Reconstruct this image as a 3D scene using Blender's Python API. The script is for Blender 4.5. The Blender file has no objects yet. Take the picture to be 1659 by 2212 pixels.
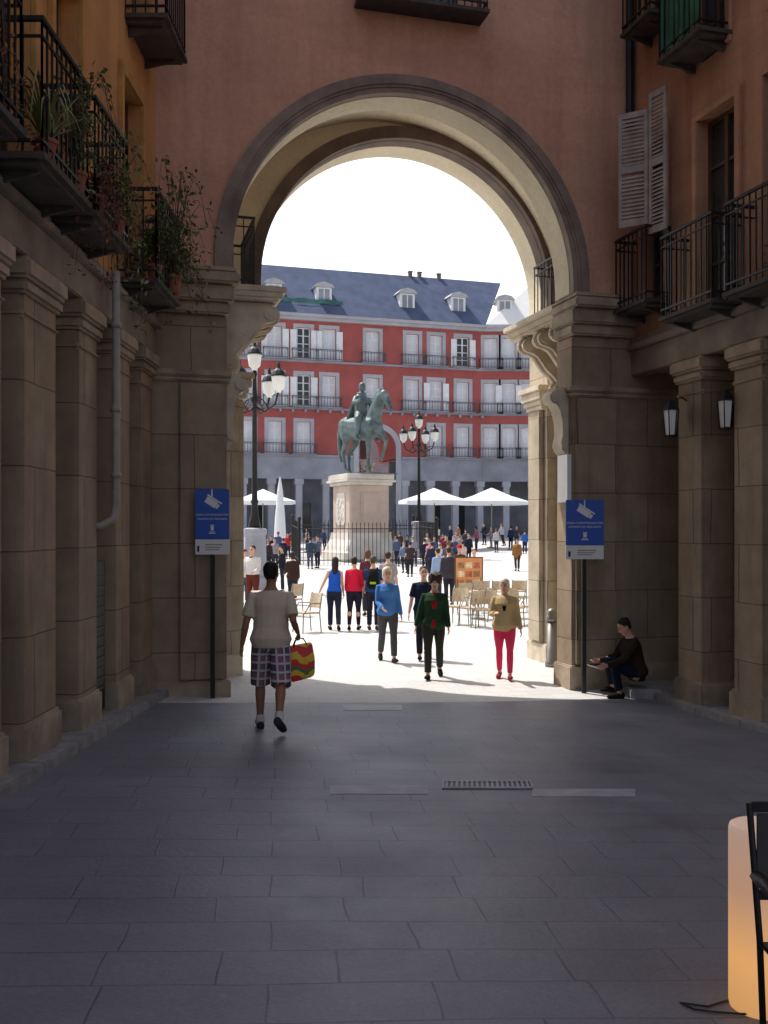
import bpy, bmesh, math, random
from math import sin, cos, pi, radians, sqrt, atan2
from mathutils import Vector, Matrix
random.seed(7)
SC=bpy.context.scene
COL=SC.collection
F=2150.; CX=829.5; HY=1143.; CZ=2.35
TH=radians(15.4); U=Vector((cos(TH),sin(TH),0)); V=Vector((-sin(TH),cos(TH),0))
O0=Vector((-2.10,13.3,0))
def at(px,py,Y): return Vector(((px-CX)*Y/F,Y,CZ-(py-HY)*Y/F))
def sst(a,b,x):
    t=max(0,min(1,(x-a)/(b-a))); return t*t*(3-2*t)
def gz(x,y):
    if y>50: return (min(y,130)-50)*.03
    return (.46-.035*x-.03*y)*(1-sst(12.5,15.5,y))
def gp(px,py):
    Y=10.
    for i in range(60):
        x=(px-CX)*Y/F; Y=.5*Y+.5*max(2,(CZ-gz(x,Y))*F/(py-HY))
    x=(px-CX)*Y/F
    return Vector((x,Y,gz(x,Y)))
def gpy(px,Y):
    x=(px-CX)*Y/F; return Vector((x,Y,gz(x,Y)))
def S(u,v,z): return O0+U*u+V*v+Vector((0,0,z))
def lin(h):
    h=h.lstrip('#'); o=[]
    for i in (0,2,4):
        c=int(h[i:i+2],16)/255; o.append(c/12.92 if c<=.04045 else ((c+.055)/1.055)**2.4)
    return tuple(o)
# ---------------------------------------------------------------- materials
def nd(nt,t,ins=None,**pr):
    n=nt.nodes.new(t)
    for k,v in pr.items(): setattr(n,k,v)
    for k,v in (ins or {}).items():
        s=n.inputs[k]
        if isinstance(v,bpy.types.NodeSocket): nt.links.new(v,s)
        else: s.default_value=v
    return n
def c4(c,k=1): return (min(1,c[0]*k),min(1,c[1]*k),min(1,c[2]*k),1)
def mix(nt,f,a,b,bl='MIX'):
    n=nd(nt,'ShaderNodeMix',{0:f,6:a,7:b},data_type='RGBA',blend_type=bl); return n.outputs[2]
def mth(nt,op,a,b=0.):
    n=nd(nt,'ShaderNodeMath',{0:a,1:b},operation=op); return n.outputs[0]
def ramp(nt,f,a,b):
    n=nd(nt,'ShaderNodeMapRange',{0:f,1:a,2:b}); return n.outputs[0]
def newmat(name):
    m=bpy.data.materials.new(name); m.use_nodes=True; nt=m.node_tree
    return m,nt,nt.nodes['Principled BSDF']
def noise(nt,vec,sc,det=5,ro=.55):
    return nd(nt,'ShaderNodeTexNoise',{'Vector':vec,'Scale':sc,'Detail':det,'Roughness':ro}).outputs['Fac']
def bump(nt,p,h,st,dist=.02):
    b=nd(nt,'ShaderNodeBump',{'Height':h,'Strength':st,'Distance':dist}); nt.links.new(b.outputs[0],p.inputs['Normal'])
def M(name,col,rough=.75,var=.2,sc=3,bmp=.15,metal=0,fine=60,spec=.4):
    m,nt,p=newmat(name); tc=nd(nt,'ShaderNodeTexCoord').outputs['Object']
    f=ramp(nt,noise(nt,tc,sc),.3,.7)
    c=mix(nt,f,c4(col,1-var),c4(col,1+var))
    nt.links.new(c,p.inputs['Base Color']); p.inputs['Roughness'].default_value=rough; p.inputs['Metallic'].default_value=metal
    p.inputs['Specular IOR Level'].default_value=spec
    if bmp: bump(nt,p,noise(nt,tc,fine,3),bmp)
    return m
def plaster(name,col,stain,amt=.5,rough=.9):
    m,nt,p=newmat(name); pos=nd(nt,'ShaderNodeNewGeometry').outputs['Position']
    big=ramp(nt,noise(nt,pos,.55,6,.6),.35,.7)
    mp=nd(nt,'ShaderNodeMapping',{'Vector':pos,'Scale':(3.,3.,.22)}).outputs[0]
    streak=ramp(nt,noise(nt,mp,1.1,5,.65),.45,.78)
    mp2=nd(nt,'ShaderNodeMapping',{'Vector':pos,'Scale':(.35,.35,1.5)}).outputs[0]
    band=ramp(nt,noise(nt,mp2,.8,6,.7),.48,.64)
    c=mix(nt,big,c4(col,.84),c4(col,1.1))
    c=mix(nt,mth(nt,'MULTIPLY',streak,amt),c,c4(stain))
    c=mix(nt,mth(nt,'MULTIPLY',band,amt*.75),c,c4(stain,1.2))
    sp=ramp(nt,noise(nt,pos,14,5,.7),.3,.75)
    c=mix(nt,.25,c,mix(nt,sp,(.3,.3,.3,1),(1,1,1,1)),'MULTIPLY')
    nt.links.new(c,p.inputs['Base Color']); p.inputs['Roughness'].default_value=rough; p.inputs['Specular IOR Level'].default_value=.2
    bump(nt,p,noise(nt,pos,22,5,.7),.35,.02)
    return m
def stone(name,c1,c2,mortar,bw,rh,ms,ax=(.75,.8),rough=.85,off=.5):
    m,nt,p=newmat(name); pos=nd(nt,'ShaderNodeNewGeometry').outputs['Position']
    sx=nd(nt,'ShaderNodeSeparateXYZ',{0:pos})
    a=mth(nt,'ADD',mth(nt,'MULTIPLY',sx.outputs[0],ax[0]),mth(nt,'MULTIPLY',sx.outputs[1],ax[1]))
    wob=mth(nt,'MULTIPLY',mth(nt,'SUBTRACT',noise(nt,pos,1.5,2),.5),.05)
    v=nd(nt,'ShaderNodeCombineXYZ',{0:mth(nt,'ADD',a,wob),1:mth(nt,'ADD',sx.outputs[2],mth(nt,'MULTIPLY',wob,.5))}).outputs[0]
    br=nd(nt,'ShaderNodeTexBrick',{'Vector':v,'Color1':c4(c1),'Color2':c4(c2),'Mortar':c4(mortar),'Scale':1.,'Mortar Size':ms,'Mortar Smooth':.3,'Brick Width':bw,'Row Height':rh},offset=off)
    n1=ramp(nt,noise(nt,pos,2.2,7,.65),.3,.72)
    c=mix(nt,.6,br.outputs['Color'],mix(nt,n1,(.4,.38,.35,1),(1,.98,.95,1)),'MULTIPLY')
    mp=nd(nt,'ShaderNodeMapping',{'Vector':pos,'Scale':(4.,4.,.4)}).outputs[0]
    st=ramp(nt,noise(nt,mp,1.,4,.6),.5,.75)
    c=mix(nt,mth(nt,'MULTIPLY',st,.5),c,c4(mortar,.9))
    nt.links.new(c,p.inputs['Base Color']); p.inputs['Roughness'].default_value=rough; p.inputs['Specular IOR Level'].default_value=.25
    h=mth(nt,'SUBTRACT',mth(nt,'MULTIPLY',noise(nt,pos,30,5,.7),.35),mth(nt,'MULTIPLY',br.outputs['Fac'],.6))
    bump(nt,p,h,.45,.02)
    return m
def paving(name,c1,c2,mortar,bw,rh,ms,ang,rough,wear=.4,jm=.5):
    m,nt,p=newmat(name); pos=nd(nt,'ShaderNodeNewGeometry').outputs['Position']
    mp=nd(nt,'ShaderNodeMapping',{'Vector':pos,'Rotation':(0,0,-ang)}).outputs[0]
    wv=nd(nt,'ShaderNodeTexNoise',{'Vector':pos,'Scale':.9,'Detail':3.})
    wob=nd(nt,'ShaderNodeVectorMath',{0:wv.outputs['Color'],1:(.1,.07,0)},operation='MULTIPLY').outputs[0]
    mp=nd(nt,'ShaderNodeVectorMath',{0:mp,1:wob},operation='ADD').outputs[0]
    br=nd(nt,'ShaderNodeTexBrick',{'Vector':mp,'Color1':c4(c1),'Color2':c4(c2),'Mortar':c4(mortar),'Scale':1.,'Mortar Size':ms,'Mortar Smooth':.35,'Brick Width':bw,'Row Height':rh,'Bias':-.1},offset=.42,squash=.75,squash_frequency=3)
    n1=ramp(nt,noise(nt,pos,.8,8,.65),.3,.7); n2=ramp(nt,noise(nt,pos,45,4,.7),.25,.8)
    jf=mth(nt,'MULTIPLY',br.outputs['Fac'],ramp(nt,noise(nt,pos,2.3,4,.6),.38,.66))
    body=mix(nt,ramp(nt,noise(nt,nd(nt,'ShaderNodeVectorMath',{0:mp,1:(1.7,3.1,0)},operation='MULTIPLY').outputs[0],.8,2),.35,.65),c4(c1),c4(c2))
    c=mix(nt,.55,br.outputs['Color'],body)
    c=mix(nt,mth(nt,'MULTIPLY',jf,jm),c,c4(mortar))
    c=mix(nt,wear,c,mix(nt,n1,(.5,.5,.52,1),(1,1,1,1)),'MULTIPLY')
    c=mix(nt,.5,c,mix(nt,n2,(.35,.35,.35,1),(1,1,1,1)),'MULTIPLY')
    # pale scuffs and old spots
    sc_=ramp(nt,noise(nt,pos,6,6,.75),.62,.78); c=mix(nt,mth(nt,'MULTIPLY',sc_,.3),c,c4(c1,1.5))
    nt.links.new(c,p.inputs['Base Color'])
    r=nd(nt,'ShaderNodeMapRange',{0:n1,1:0.,2:1.,3:rough-.1,4:rough+.15}).outputs[0]
    nt.links.new(r,p.inputs['Roughness']); p.inputs['Specular IOR Level'].default_value=.35
    h=mth(nt,'SUBTRACT',mth(nt,'MULTIPLY',noise(nt,pos,18,6,.7),.6),mth(nt,'MULTIPLY',jf,.8))
    bump(nt,p,h,.5,.012)
    return m
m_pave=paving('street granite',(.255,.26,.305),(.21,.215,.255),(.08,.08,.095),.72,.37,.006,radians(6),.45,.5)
m_plaza=paving('glare-paled plaza granite',(.70,.685,.66),(.62,.61,.59),(.44,.43,.42),.5,.3,.008,radians(15),.7,.15)  # colour raised to stand in for the overexposed glare of the sunlit floor
m_kerb=M('kerb granite',(.27,.26,.26),.8,.25,6,.3)
m_slab=M('pale granite slab',(.34,.34,.375),.6,.2,5,.3)
m_pink=plaster('pink plaster',(.74,.41,.29),(.44,.23,.16),.55)
m_ochre=plaster('ochre plaster',(.72,.36,.14),(.38,.18,.085),.55)
m_brownp=plaster('orange brown plaster',(.56,.30,.19),(.28,.15,.10),.55)
m_cream=plaster('cream plaster',(.83,.75,.57),(.6,.5,.35),.3)
m_stone=stone('brown granite ashlar',(.43,.335,.24),(.365,.28,.20),(.17,.13,.095),1.15,.72,.007)
m_stonel=stone('pale granite ashlar',(.60,.52,.40),(.52,.44,.335),(.26,.215,.16),1.15,.72,.007)
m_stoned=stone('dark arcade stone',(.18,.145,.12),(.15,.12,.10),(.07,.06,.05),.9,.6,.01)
m_trim=M('weathered stone trim',(.36,.285,.21),.85,.35,2.5,.4,fine=25)
m_triml=M('pale stone trim',(.58,.50,.385),.85,.25,3,.4,fine=25)
m_ring=M('archivolt stone',(.26,.20,.165),.85,.35,2.2,.45,fine=18)
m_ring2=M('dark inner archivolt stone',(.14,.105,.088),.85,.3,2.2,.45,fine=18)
m_lint=M('grey lintel stone',(.27,.22,.185),.85,.35,2,.4,fine=25)
m_iron=M('black iron',(.018,.018,.02),.5,.2,20,.1,.4)
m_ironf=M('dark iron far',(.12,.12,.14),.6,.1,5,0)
m_slabd=M('balcony slab',(.07,.058,.054),.85,.3,6,.3)
m_wood=M('dark window wood',(.10,.055,.03),.6,.3,8,.2)
m_ochrew=M('ochre painted wood',(.50,.25,.07),.6,.2,6,.2)
m_glass=M('dark glass',(.03,.035,.04),.12,.2,2,0,spec=.6)
m_shut=M('weathered white shutter',(.36,.32,.30),.75,.25,5,.2)
m_pipe=M('grey drainpipe',(.33,.29,.26),.5,.2,5,.1)
m_red=plaster('plaza red plaster',(.46,.125,.115),(.38,.095,.09),.2)
m_grey=M('plaza grey stone',(.44,.44,.49),.85,.15,.5,0)
m_greyd=M('arcade stone',(.32,.33,.39),.85,.25,.4,0)
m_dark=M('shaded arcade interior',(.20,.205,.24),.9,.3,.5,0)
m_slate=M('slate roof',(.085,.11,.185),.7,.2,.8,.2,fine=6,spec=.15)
m_paler=M('glare-painted pale roof',(.9,.89,.87),.7,.05,.5,0)  # pale base colour stands in for sun glare on this shaded roof
m_wfr=M('white window paint',(.80,.81,.85),.6,.08,2,0)
m_curt=M('white slatted shutter pane',(.70,.73,.79),.5,.12,.6,0)
m_lead=M('grey dormer roof',(.45,.46,.48),.6,.15,2,0)
m_green=M('green netting',(.025,.13,.075),.85,.35,3,0)
m_greenf=M('faded green netting',(.06,.17,.16),.8,.3,1,0)
m_chim=M('grey brown chimney',(.16,.12,.12),.8,.2,1,0)
m_bronze=M('verdigris bronze',(.105,.145,.147),.5,.45,2.2,.3,.3,fine=8)
m_ped=M('pink pedestal stone',(.54,.42,.35),.8,.15,1,.2,fine=10)
m_pedw=M('white pedestal stone',(.62,.57,.51),.8,.18,1,.2,fine=10)
m_canv=M('white canvas',(.78,.8,.84),.85,.05,1,0)
m_lamp=M('frosted lantern glass',(.8,.8,.78),.3,.05,3,0)
m_sblue=M('blue sign enamel',(.02,.10,.5),.35,.05,5,0)
m_white=M('white enamel',(.8,.8,.8),.4,.03,5,0)
m_black=M('black paint',(.015,.015,.015),.5,.1,5,0)
m_leaf=M('leaf green',(.075,.115,.035),.6,.45,9,0)
m_leaf2=M('yellow green leaf',(.17,.18,.06),.6,.4,9,0)
m_leafr=M('reddish dry leaf',(.16,.065,.04),.7,.4,9,0)
m_terra=M('terracotta',(.30,.10,.06),.8,.2,6,.2)
m_wick=M('beige wicker',(.44,.36,.26),.7,.25,25,.4,fine=90)
m_alu=M('metal leg',(.2,.19,.18),.4,.1,5,0,.7)
m_skin=M('light skin',(.58,.33,.24),.55,.08,6,0)
m_skind=M('tanned skin',(.30,.145,.085),.5,.1,6,0)
m_eye=M('dark eye',(.02,.015,.012),.3,.1,5,0)
m_lip=M('lips',(.42,.13,.11),.5,.1,5,0)
_cl={}
def cloth(h,rough=.9):
    if h not in _cl: _cl[h]=M('cloth '+h,lin(h),rough,.09,4,.35,fine=16,spec=.12)
    return _cl[h]
def hairm(h):
    k='h'+h
    if k not in _cl: _cl[k]=M('hair '+h,lin(h),.6,.4,30,.6,fine=60)
    return _cl[k]
def plaid():
    m,nt,p=newmat('plaid cotton'); tc=nd(nt,'ShaderNodeTexCoord').outputs['Object']; sx=nd(nt,'ShaderNodeSeparateXYZ',{0:tc})
    def line(s,fr,th): return mth(nt,'GREATER_THAN',mth(nt,'SINE',mth(nt,'MULTIPLY',s,fr)),th)
    xy=mth(nt,'ADD',sx.outputs[0],mth(nt,'MULTIPLY',sx.outputs[1],.4))
    a=mth(nt,'MAXIMUM',line(xy,75.,.72),line(sx.outputs[2],70.,.72))
    b=mth(nt,'MAXIMUM',line(xy,37.,.3),line(sx.outputs[2],35.,.3))
    c=mix(nt,mth(nt,'MULTIPLY',b,.6),c4((.10,.075,.12)),c4((.32,.14,.18)))
    c=mix(nt,mth(nt,'MULTIPLY',a,.8),c,c4((.62,.57,.58)))
    nt.links.new(c,p.inputs['Base Color']); p.inputs['Roughness'].default_value=.9
    return m
m_plaid=plaid()
def bagm():
    m,nt,p=newmat('red yellow striped bag'); tc=nd(nt,'ShaderNodeTexCoord').outputs['Object']; sx=nd(nt,'ShaderNodeSeparateXYZ',{0:tc})
    w=mth(nt,'ADD',mth(nt,'MULTIPLY',sx.outputs[2],36.),mth(nt,'MULTIPLY',noise(nt,tc,9,3),5.))
    w=mth(nt,'ADD',w,mth(nt,'MULTIPLY',mth(nt,'SINE',mth(nt,'MULTIPLY',sx.outputs[0],28.)),1.))
    f=ramp(nt,mth(nt,'SINE',w),-.1,.1)
    c=mix(nt,f,c4((.68,.035,.025)),c4((.8,.5,.03)))
    g=mth(nt,'GREATER_THAN',mth(nt,'SINE',mth(nt,'MULTIPLY',w,.5)),.93)
    c=mix(nt,g,c,c4((.05,.2,.08)))
    nt.links.new(c,p.inputs['Base Color']); p.inputs['Roughness'].default_value=.5
    return m
m_bag=bagm()
m_menu=M('orange menu paper',(.62,.28,.12),.6,.1,3,0)
def glowm():
    m,nt,p=newmat('lit lamp shade'); tc=nd(nt,'ShaderNodeTexCoord').outputs['Object']; sx=nd(nt,'ShaderNodeSeparateXYZ',{0:tc})
    g=nd(nt,'ShaderNodeValToRGB',{0:ramp(nt,sx.outputs[2],0.,.8)})
    e=g.color_ramp.elements; e[0].position=0.; e[0].color=(.60,.29,.09,1); e[1].position=1.; e[1].color=(.38,.25,.19,1)
    k=g.color_ramp.elements.new(.3); k.color=(.74,.36,.11,1); k=g.color_ramp.elements.new(.65); k.color=(.44,.24,.14,1)
    nt.links.new(g.outputs[0],p.inputs['Emission Color']); p.inputs['Emission Strength'].default_value=.95
    p.inputs['Base Color'].default_value=(.3,.27,.24,1); p.inputs['Roughness'].default_value=.4
    return m
m_glow=glowm()
# ---------------------------------------------------------------- objects
WM={}; JOBS=[]
def thing(name,label,cat,loc=(0,0,0),rz=0,group=None):
    o=bpy.data.objects.new(name,None); COL.objects.link(o); o.empty_display_size=.2
    o.location=loc; o.rotation_euler=(0,0,rz); o['label']=label; o['category']=cat
    if group: o['group']=group
    WM[o.name]=Matrix.Translation(Vector(loc))@Matrix.Rotation(rz,4,'Z'); return o
def tag(o,label,cat,group=None):
    o['label']=label; o['category']=cat
    if group: o['group']=group
    return o
def structure(o): o['kind']='structure'; return o
def dup(root,loc,rz,label,group=None):
    r=root.copy(); COL.objects.link(r); r.location=loc; r.rotation_euler=(0,0,rz); r['label']=label
    if group: r['group']=group
    for ch in list(root.children):
        c=ch.copy(); COL.objects.link(c); c.parent=r
        for g in list(ch.children):
            d=g.copy(); COL.objects.link(d); d.parent=c
    return r
class MB:
    def __init__(s): s.bm=bmesh.new()
    def poly(s,pts): return s.bm.faces.new([s.bm.verts.new(p) for p in pts])
    def hexa(s,P):
        v=[s.bm.verts.new(p) for p in P]
        for f in ((0,3,2,1),(4,5,6,7),(0,1,5,4),(1,2,6,5),(2,3,7,6),(3,0,4,7)): s.bm.faces.new([v[i] for i in f])
    def bx(s,p0,p1,fr=None):
        fr=fr or (lambda a,b,c:Vector((a,b,c)))
        a0,b0,c0=p0; a1,b1,c1=p1
        s.hexa([fr(a0,b0,c0),fr(a1,b0,c0),fr(a1,b1,c0),fr(a0,b1,c0),fr(a0,b0,c1),fr(a1,b0,c1),fr(a1,b1,c1),fr(a0,b1,c1)]); return s
    def prism(s,pts,ext):
        ext=Vector(ext); a=[s.bm.verts.new(p) for p in pts]; b=[s.bm.verts.new(Vector(p)+ext) for p in pts]; n=len(pts)
        s.bm.faces.new(a[::-1]); s.bm.faces.new(b)
        for i in range(n): s.bm.faces.new([a[i],a[(i+1)%n],b[(i+1)%n],b[i]])
        return s
    def tube(s,pts,rad,n=8,side=(1,0,0)):
        pts=[Vector(p) for p in pts]; R=[]
        if not isinstance(rad,(list,tuple)): rad=[rad]*len(pts)
        for i,p in enumerate(pts):
            t=pts[min(i+1,len(pts)-1)]-pts[max(i-1,0)]; t.normalize()
            sd=Vector(side); sd=sd-t*sd.dot(t)
            if sd.length<.1: sd=Vector((0,1,0)); sd=sd-t*sd.dot(t)
            if sd.length<.1: sd=Vector((0,0,1)); sd=sd-t*sd.dot(t)
            sd.normalize(); b=t.cross(sd)
            r=rad[i]; ra,rb=r if isinstance(r,(list,tuple)) else (r,r)
            R.append([s.bm.verts.new(p+sd*ra*cos(2*pi*k/n)+b*rb*sin(2*pi*k/n)) for k in range(n)])
        for i in range(len(R)-1):
            for k in range(n): s.bm.faces.new([R[i][k],R[i][(k+1)%n],R[i+1][(k+1)%n],R[i+1][k]])
        s.bm.faces.new(R[0][::-1]); s.bm.faces.new(R[-1]); return s
    def lathe(s,prof,c,n=16):
        c=Vector(c); return s.tube([c+Vector((0,0,z)) for r,z in prof],[max(r,.001) for r,z in prof],n)
    def ball(s,c,r,n=8):
        r=r if isinstance(r,(tuple,list)) else (r,r,r)
        m=Matrix.Translation(Vector(c))@Matrix.Diagonal((r[0],r[1],r[2],1))
        bmesh.ops.create_uvsphere(s.bm,u_segments=n,v_segments=max(4,n//2+1),radius=1,matrix=m); return s
    def build(s,name,mat,parent=None,local=False,smooth=False,bevel=0,voxel=0,sm=0,sub=0):
        if bevel: bmesh.ops.bevel(s.bm,geom=s.bm.edges[:],offset=bevel,segments=2,affect='EDGES',clamp_overlap=True)
        bmesh.ops.recalc_face_normals(s.bm,faces=s.bm.faces[:])
        if parent and not local: s.bm.transform(WM[parent.name].inverted())
        me=bpy.data.meshes.new(name); s.bm.to_mesh(me); s.bm.free()
        me.materials.append(mat); o=bpy.data.objects.new(name,me); COL.objects.link(o)
        if smooth: me.polygons.foreach_set('use_smooth',[True]*len(me.polygons))
        if parent: o.parent=parent; WM[o.name]=WM[parent.name]
        else: WM[o.name]=Matrix.Identity(4)
        if voxel:
            r=o.modifiers.new('r','REMESH'); r.mode='VOXEL'; r.voxel_size=voxel; r.use_smooth_shade=True
            if sm: q=o.modifiers.new('s','SMOOTH'); q.iterations=sm; q.factor=.5
            JOBS.append(o)
        return o
def wall_grid(mb,fr,s0,s1,z0,z1,holes,depth):
    ss=sorted(set([s0,s1]+[h[0] for h in holes]+[h[1] for h in holes])); ss=[x for x in ss if s0<=x<=s1]
    zz=sorted(set([z0,z1]+[h[2] for h in holes]+[h[3] for h in holes])); zz=[x for x in zz if z0<=x<=z1]
    for i in range(len(ss)-1):
        for j in range(len(zz)-1):
            a=(ss[i]+ss[i+1])/2; b=(zz[j]+zz[j+1])/2
            if any(h[0]<a<h[1] and h[2]<b<h[3] for h in holes): continue
            mb.poly([fr(ss[i],0,zz[j]),fr(ss[i+1],0,zz[j]),fr(ss[i+1],0,zz[j+1]),fr(ss[i],0,zz[j+1])])
    for a,b,c,d in holes:
        for q in (((a,c),(b,c)),((b,c),(b,d)),((b,d),(a,d)),((a,d),(a,c))):
            (x,y),(X,Y)=q; mb.poly([fr(x,0,y),fr(X,0,Y),fr(X,depth,Y),fr(x,depth,y)])
def arch_slab(mb,fr,u0,u1,uc,r,zs,z0,z1,v0,v1,n=48):
    A=[(uc-r*cos(pi*i/n),zs+r*sin(pi*i/n)) for i in range(n+1)]
    for v in (v0,v1):
        mb.poly([fr(u0,v,z0),fr(uc-r,v,z0),fr(uc-r,v,z1),fr(u0,v,z1)])
        mb.poly([fr(uc+r,v,z0),fr(u1,v,z0),fr(u1,v,z1),fr(uc+r,v,z1)])
        for i in range(n):
            mb.poly([fr(A[i][0],v,A[i][1]),fr(A[i+1][0],v,A[i+1][1]),fr(A[i+1][0],v,z1),fr(A[i][0],v,z1)])
    for i in range(n):
        mb.poly([fr(A[i][0],v0,A[i][1]),fr(A[i+1][0],v0,A[i+1][1]),fr(A[i+1][0],v1,A[i+1][1]),fr(A[i][0],v1,A[i][1])])
    for u in (uc-r,uc+r): mb.poly([fr(u,v0,z0),fr(u,v0,zs),fr(u,v1,zs),fr(u,v1,z0)])
    for u in (u0,u1): mb.poly([fr(u,v0,z0),fr(u,v0,z1),fr(u,v1,z1),fr(u,v1,z0)])
    mb.poly([fr(u0,v0,z1),fr(u1,v0,z1),fr(u1,v1,z1),fr(u0,v1,z1)])
def arch_ring(mb,fr,uc,r0,r1,zs,z0,v0,v1,n=48):
    A=[(-1.,0,z0)]+[(-cos(pi*i/n),sin(pi*i/n),zs) for i in range(n+1)]+[(1.,0,z0)]
    def P(a,r,v): return fr(uc+a[0]*r,v,a[2]+a[1]*r)
    for a,b in zip(A[:-1],A[1:]):
        for v in (v0,v1): mb.poly([P(a,r0,v),P(b,r0,v),P(b,r1,v),P(a,r1,v)])
        for r in (r0,r1): mb.poly([P(a,r,v0),P(b,r,v0),P(b,r,v1),P(a,r,v1)])
def railing(mb,fr,s0,s1,d0,d1,z,h,gap=.11,t=.008):
    def bars(line):
        (a,b),(c,d)=line; L=sqrt((a-c)**2+(b-d)**2)+1e-6; n=max(2,int(L/gap))
        for i in range(n+1):
            f=i/n; x=a+(c-a)*f; y=b+(d-b)*f; mb.bx((x-t,y-t,z),(x+t,y+t,z+h),fr)
    L=[((s0,d1),(s0,d0)),((s0,d0),(s1,d0)),((s1,d0),(s1,d1))]
    for l in L: bars(l)
    for zz,tt in ((z+h,2.2*t),(z+.09,1.5*t),(z+h-.13,1.2*t)):
        mb.bx((s0-tt,d0-tt,zz-tt),(s1+tt,d0+tt,zz+tt),fr); mb.bx((s0-tt,d0+tt+.001,zz-tt),(s0+tt,d1,zz+tt),fr); mb.bx((s1-tt,d0+tt+.001,zz-tt),(s1+tt,d1,zz+tt),fr)
def balcony(par,fr,s0,s1,d0,z,h=1.,label=None,slabm=None,br=True):
    b=MB(); b.bx((s0,d0,z-.05),(s1,-.004,z),fr)
    if br:
        b.bx((s0+.05,d0+.05,z-.09),(s1-.05,-.004,z-.052),fr)
        for s in (s0+.15,s1-.2): b.prism([fr(s,-.004,z-.092),fr(s,d0+.1,z-.092),fr(s,d0+.1,z-.11),fr(s,-.004,z-.2)],fr(s+.04,0,0)-fr(s,0,0))
    o=b.build('balcony',slabm or m_slabd,par)
    if label: o['label']=label
    r=MB(); railing(r,fr,s0+.03,s1-.03,d0+.03,-.004,z+.002,h); r.build('railing',m_iron,o)
    return o
def window(par,fr,s0,s1,z0,z1,d,fm,pm,rows=3,surr=None,name='window',ft=.06):
    b=MB(); t=ft
    b.bx((s0,d,z0),(s0+t,d+.06,z1),fr); b.bx((s1-t,d,z0),(s1,d+.06,z1),fr)
    b.bx((s0+t,d,z1-t),(s1-t,d+.06,z1),fr); b.bx((s0+t,d,z0),(s1-t,d+.06,z0+t*2),fr)
    m=(s0+s1)/2; b.bx((m-t*.6,d-.01,z0+t*2),(m+t*.6,d+.05,z1-t),fr)
    for k in range(1,rows):
        z=z0+(z1-z0)*k/rows
        b.bx((s0+t,d+.005,z-t*.35),(m-t*.6,d+.045,z+t*.35),fr); b.bx((m+t*.6,d+.005,z-t*.35),(s1-t,d+.045,z+t*.35),fr)
    o=b.build(name,fm,par)
    g=MB(); g.poly([fr(s0,d+.03,z0),fr(s1,d+.03,z0),fr(s1,d+.03,z1),fr(s0,d+.03,z1)]); g.build('pane',pm,o)
    if surr:
        w,sm_=surr; q=MB(); p=-.05
        q.bx((s0-w,p,z0),(s0,-.003,z1),fr); q.bx((s1,p,z0),(s1+w,-.003,z1),fr); q.bx((s0-w,p,z1+.002),(s1+w,-.003,z1+w),fr); q.build('surround',sm_,o)
    return o
# ---------------------------------------------------------------- ground
def sheet(name,mat,xs,ys,dz=0,clip=None):
    b=MB(); vs={}
    for i,x in enumerate(xs):
        for j,y in enumerate(ys): vs[i,j]=b.bm.verts.new((x,y,gz(x,y)+dz))
    for i in range(len(xs)-1):
        for j in range(len(ys)-1): b.bm.faces.new([vs[i,j],vs[i+1,j],vs[i+1,j+1],vs[i,j+1]])
    return structure(b.build(name,mat,smooth=True))
fr_=lambda a,b,n:[a+(b-a)*i/n for i in range(n+1)]
b=MB(); ys=fr_(-12,16.5,57); xs=fr_(-9,14,46); vs={}
for i,x in enumerate(xs):
    for j,y in enumerate(ys):
        yy=min(y,13.88+.276*x-.75); vs[i,j]=b.bm.verts.new((x,yy,gz(x,yy)+.004))  # pale plaza granite begins near the arch shadow's edge, under the lit patch
for i in range(len(xs)-1):
    for j in range(len(ys)-1):
        q=[vs[i,j],vs[i+1,j],vs[i+1,j+1],vs[i,j+1]]
        if (q[0].co-q[3].co).length<1e-5 and (q[1].co-q[2].co).length<1e-5: continue
        b.bm.faces.new(q)
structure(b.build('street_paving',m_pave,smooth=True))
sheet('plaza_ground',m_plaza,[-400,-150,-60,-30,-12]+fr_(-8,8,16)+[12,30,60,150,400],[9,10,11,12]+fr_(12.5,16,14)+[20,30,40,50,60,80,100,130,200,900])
# kerbs / raised arcade floors
b=MB(); 
for i in range(22):
    y0=-8+i*.957; y1=y0+.95; z=gz(-2.9,(y0+y1)/2)
    b.hexa([Vector((-5.3,y0,z-.3)),Vector((-2.82,y0,z-.3)),Vector((-2.82,y1,z-.3)),Vector((-5.3,y1,z-.3)),Vector((-5.3,y0,gz(-2.9,y0)+.1)),Vector((-2.82,y0,gz(-2.9,y0)+.1)),Vector((-2.82,y1,gz(-2.9,y1)+.1)),Vector((-5.3,y1,gz(-2.9,y1)+.1))])
structure(b.build('pavement_left',m_kerb,bevel=.012))
b=MB()
for i in range(22):
    s0=.02+i*.957; s1=s0+.95; P=[]
    for k in (-.4,.09):
        for u,s in ((5.86,s0),(8.7,s0),(8.7,s1),(5.86,s1)):
            p=S(u,-s,0); q=S(5.9,-s,0); P.append(Vector((p.x,p.y,gz(q.x,q.y)+k)))
    b.hexa(P)
structure(b.build('pavement_right',m_kerb,bevel=.012))
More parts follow.
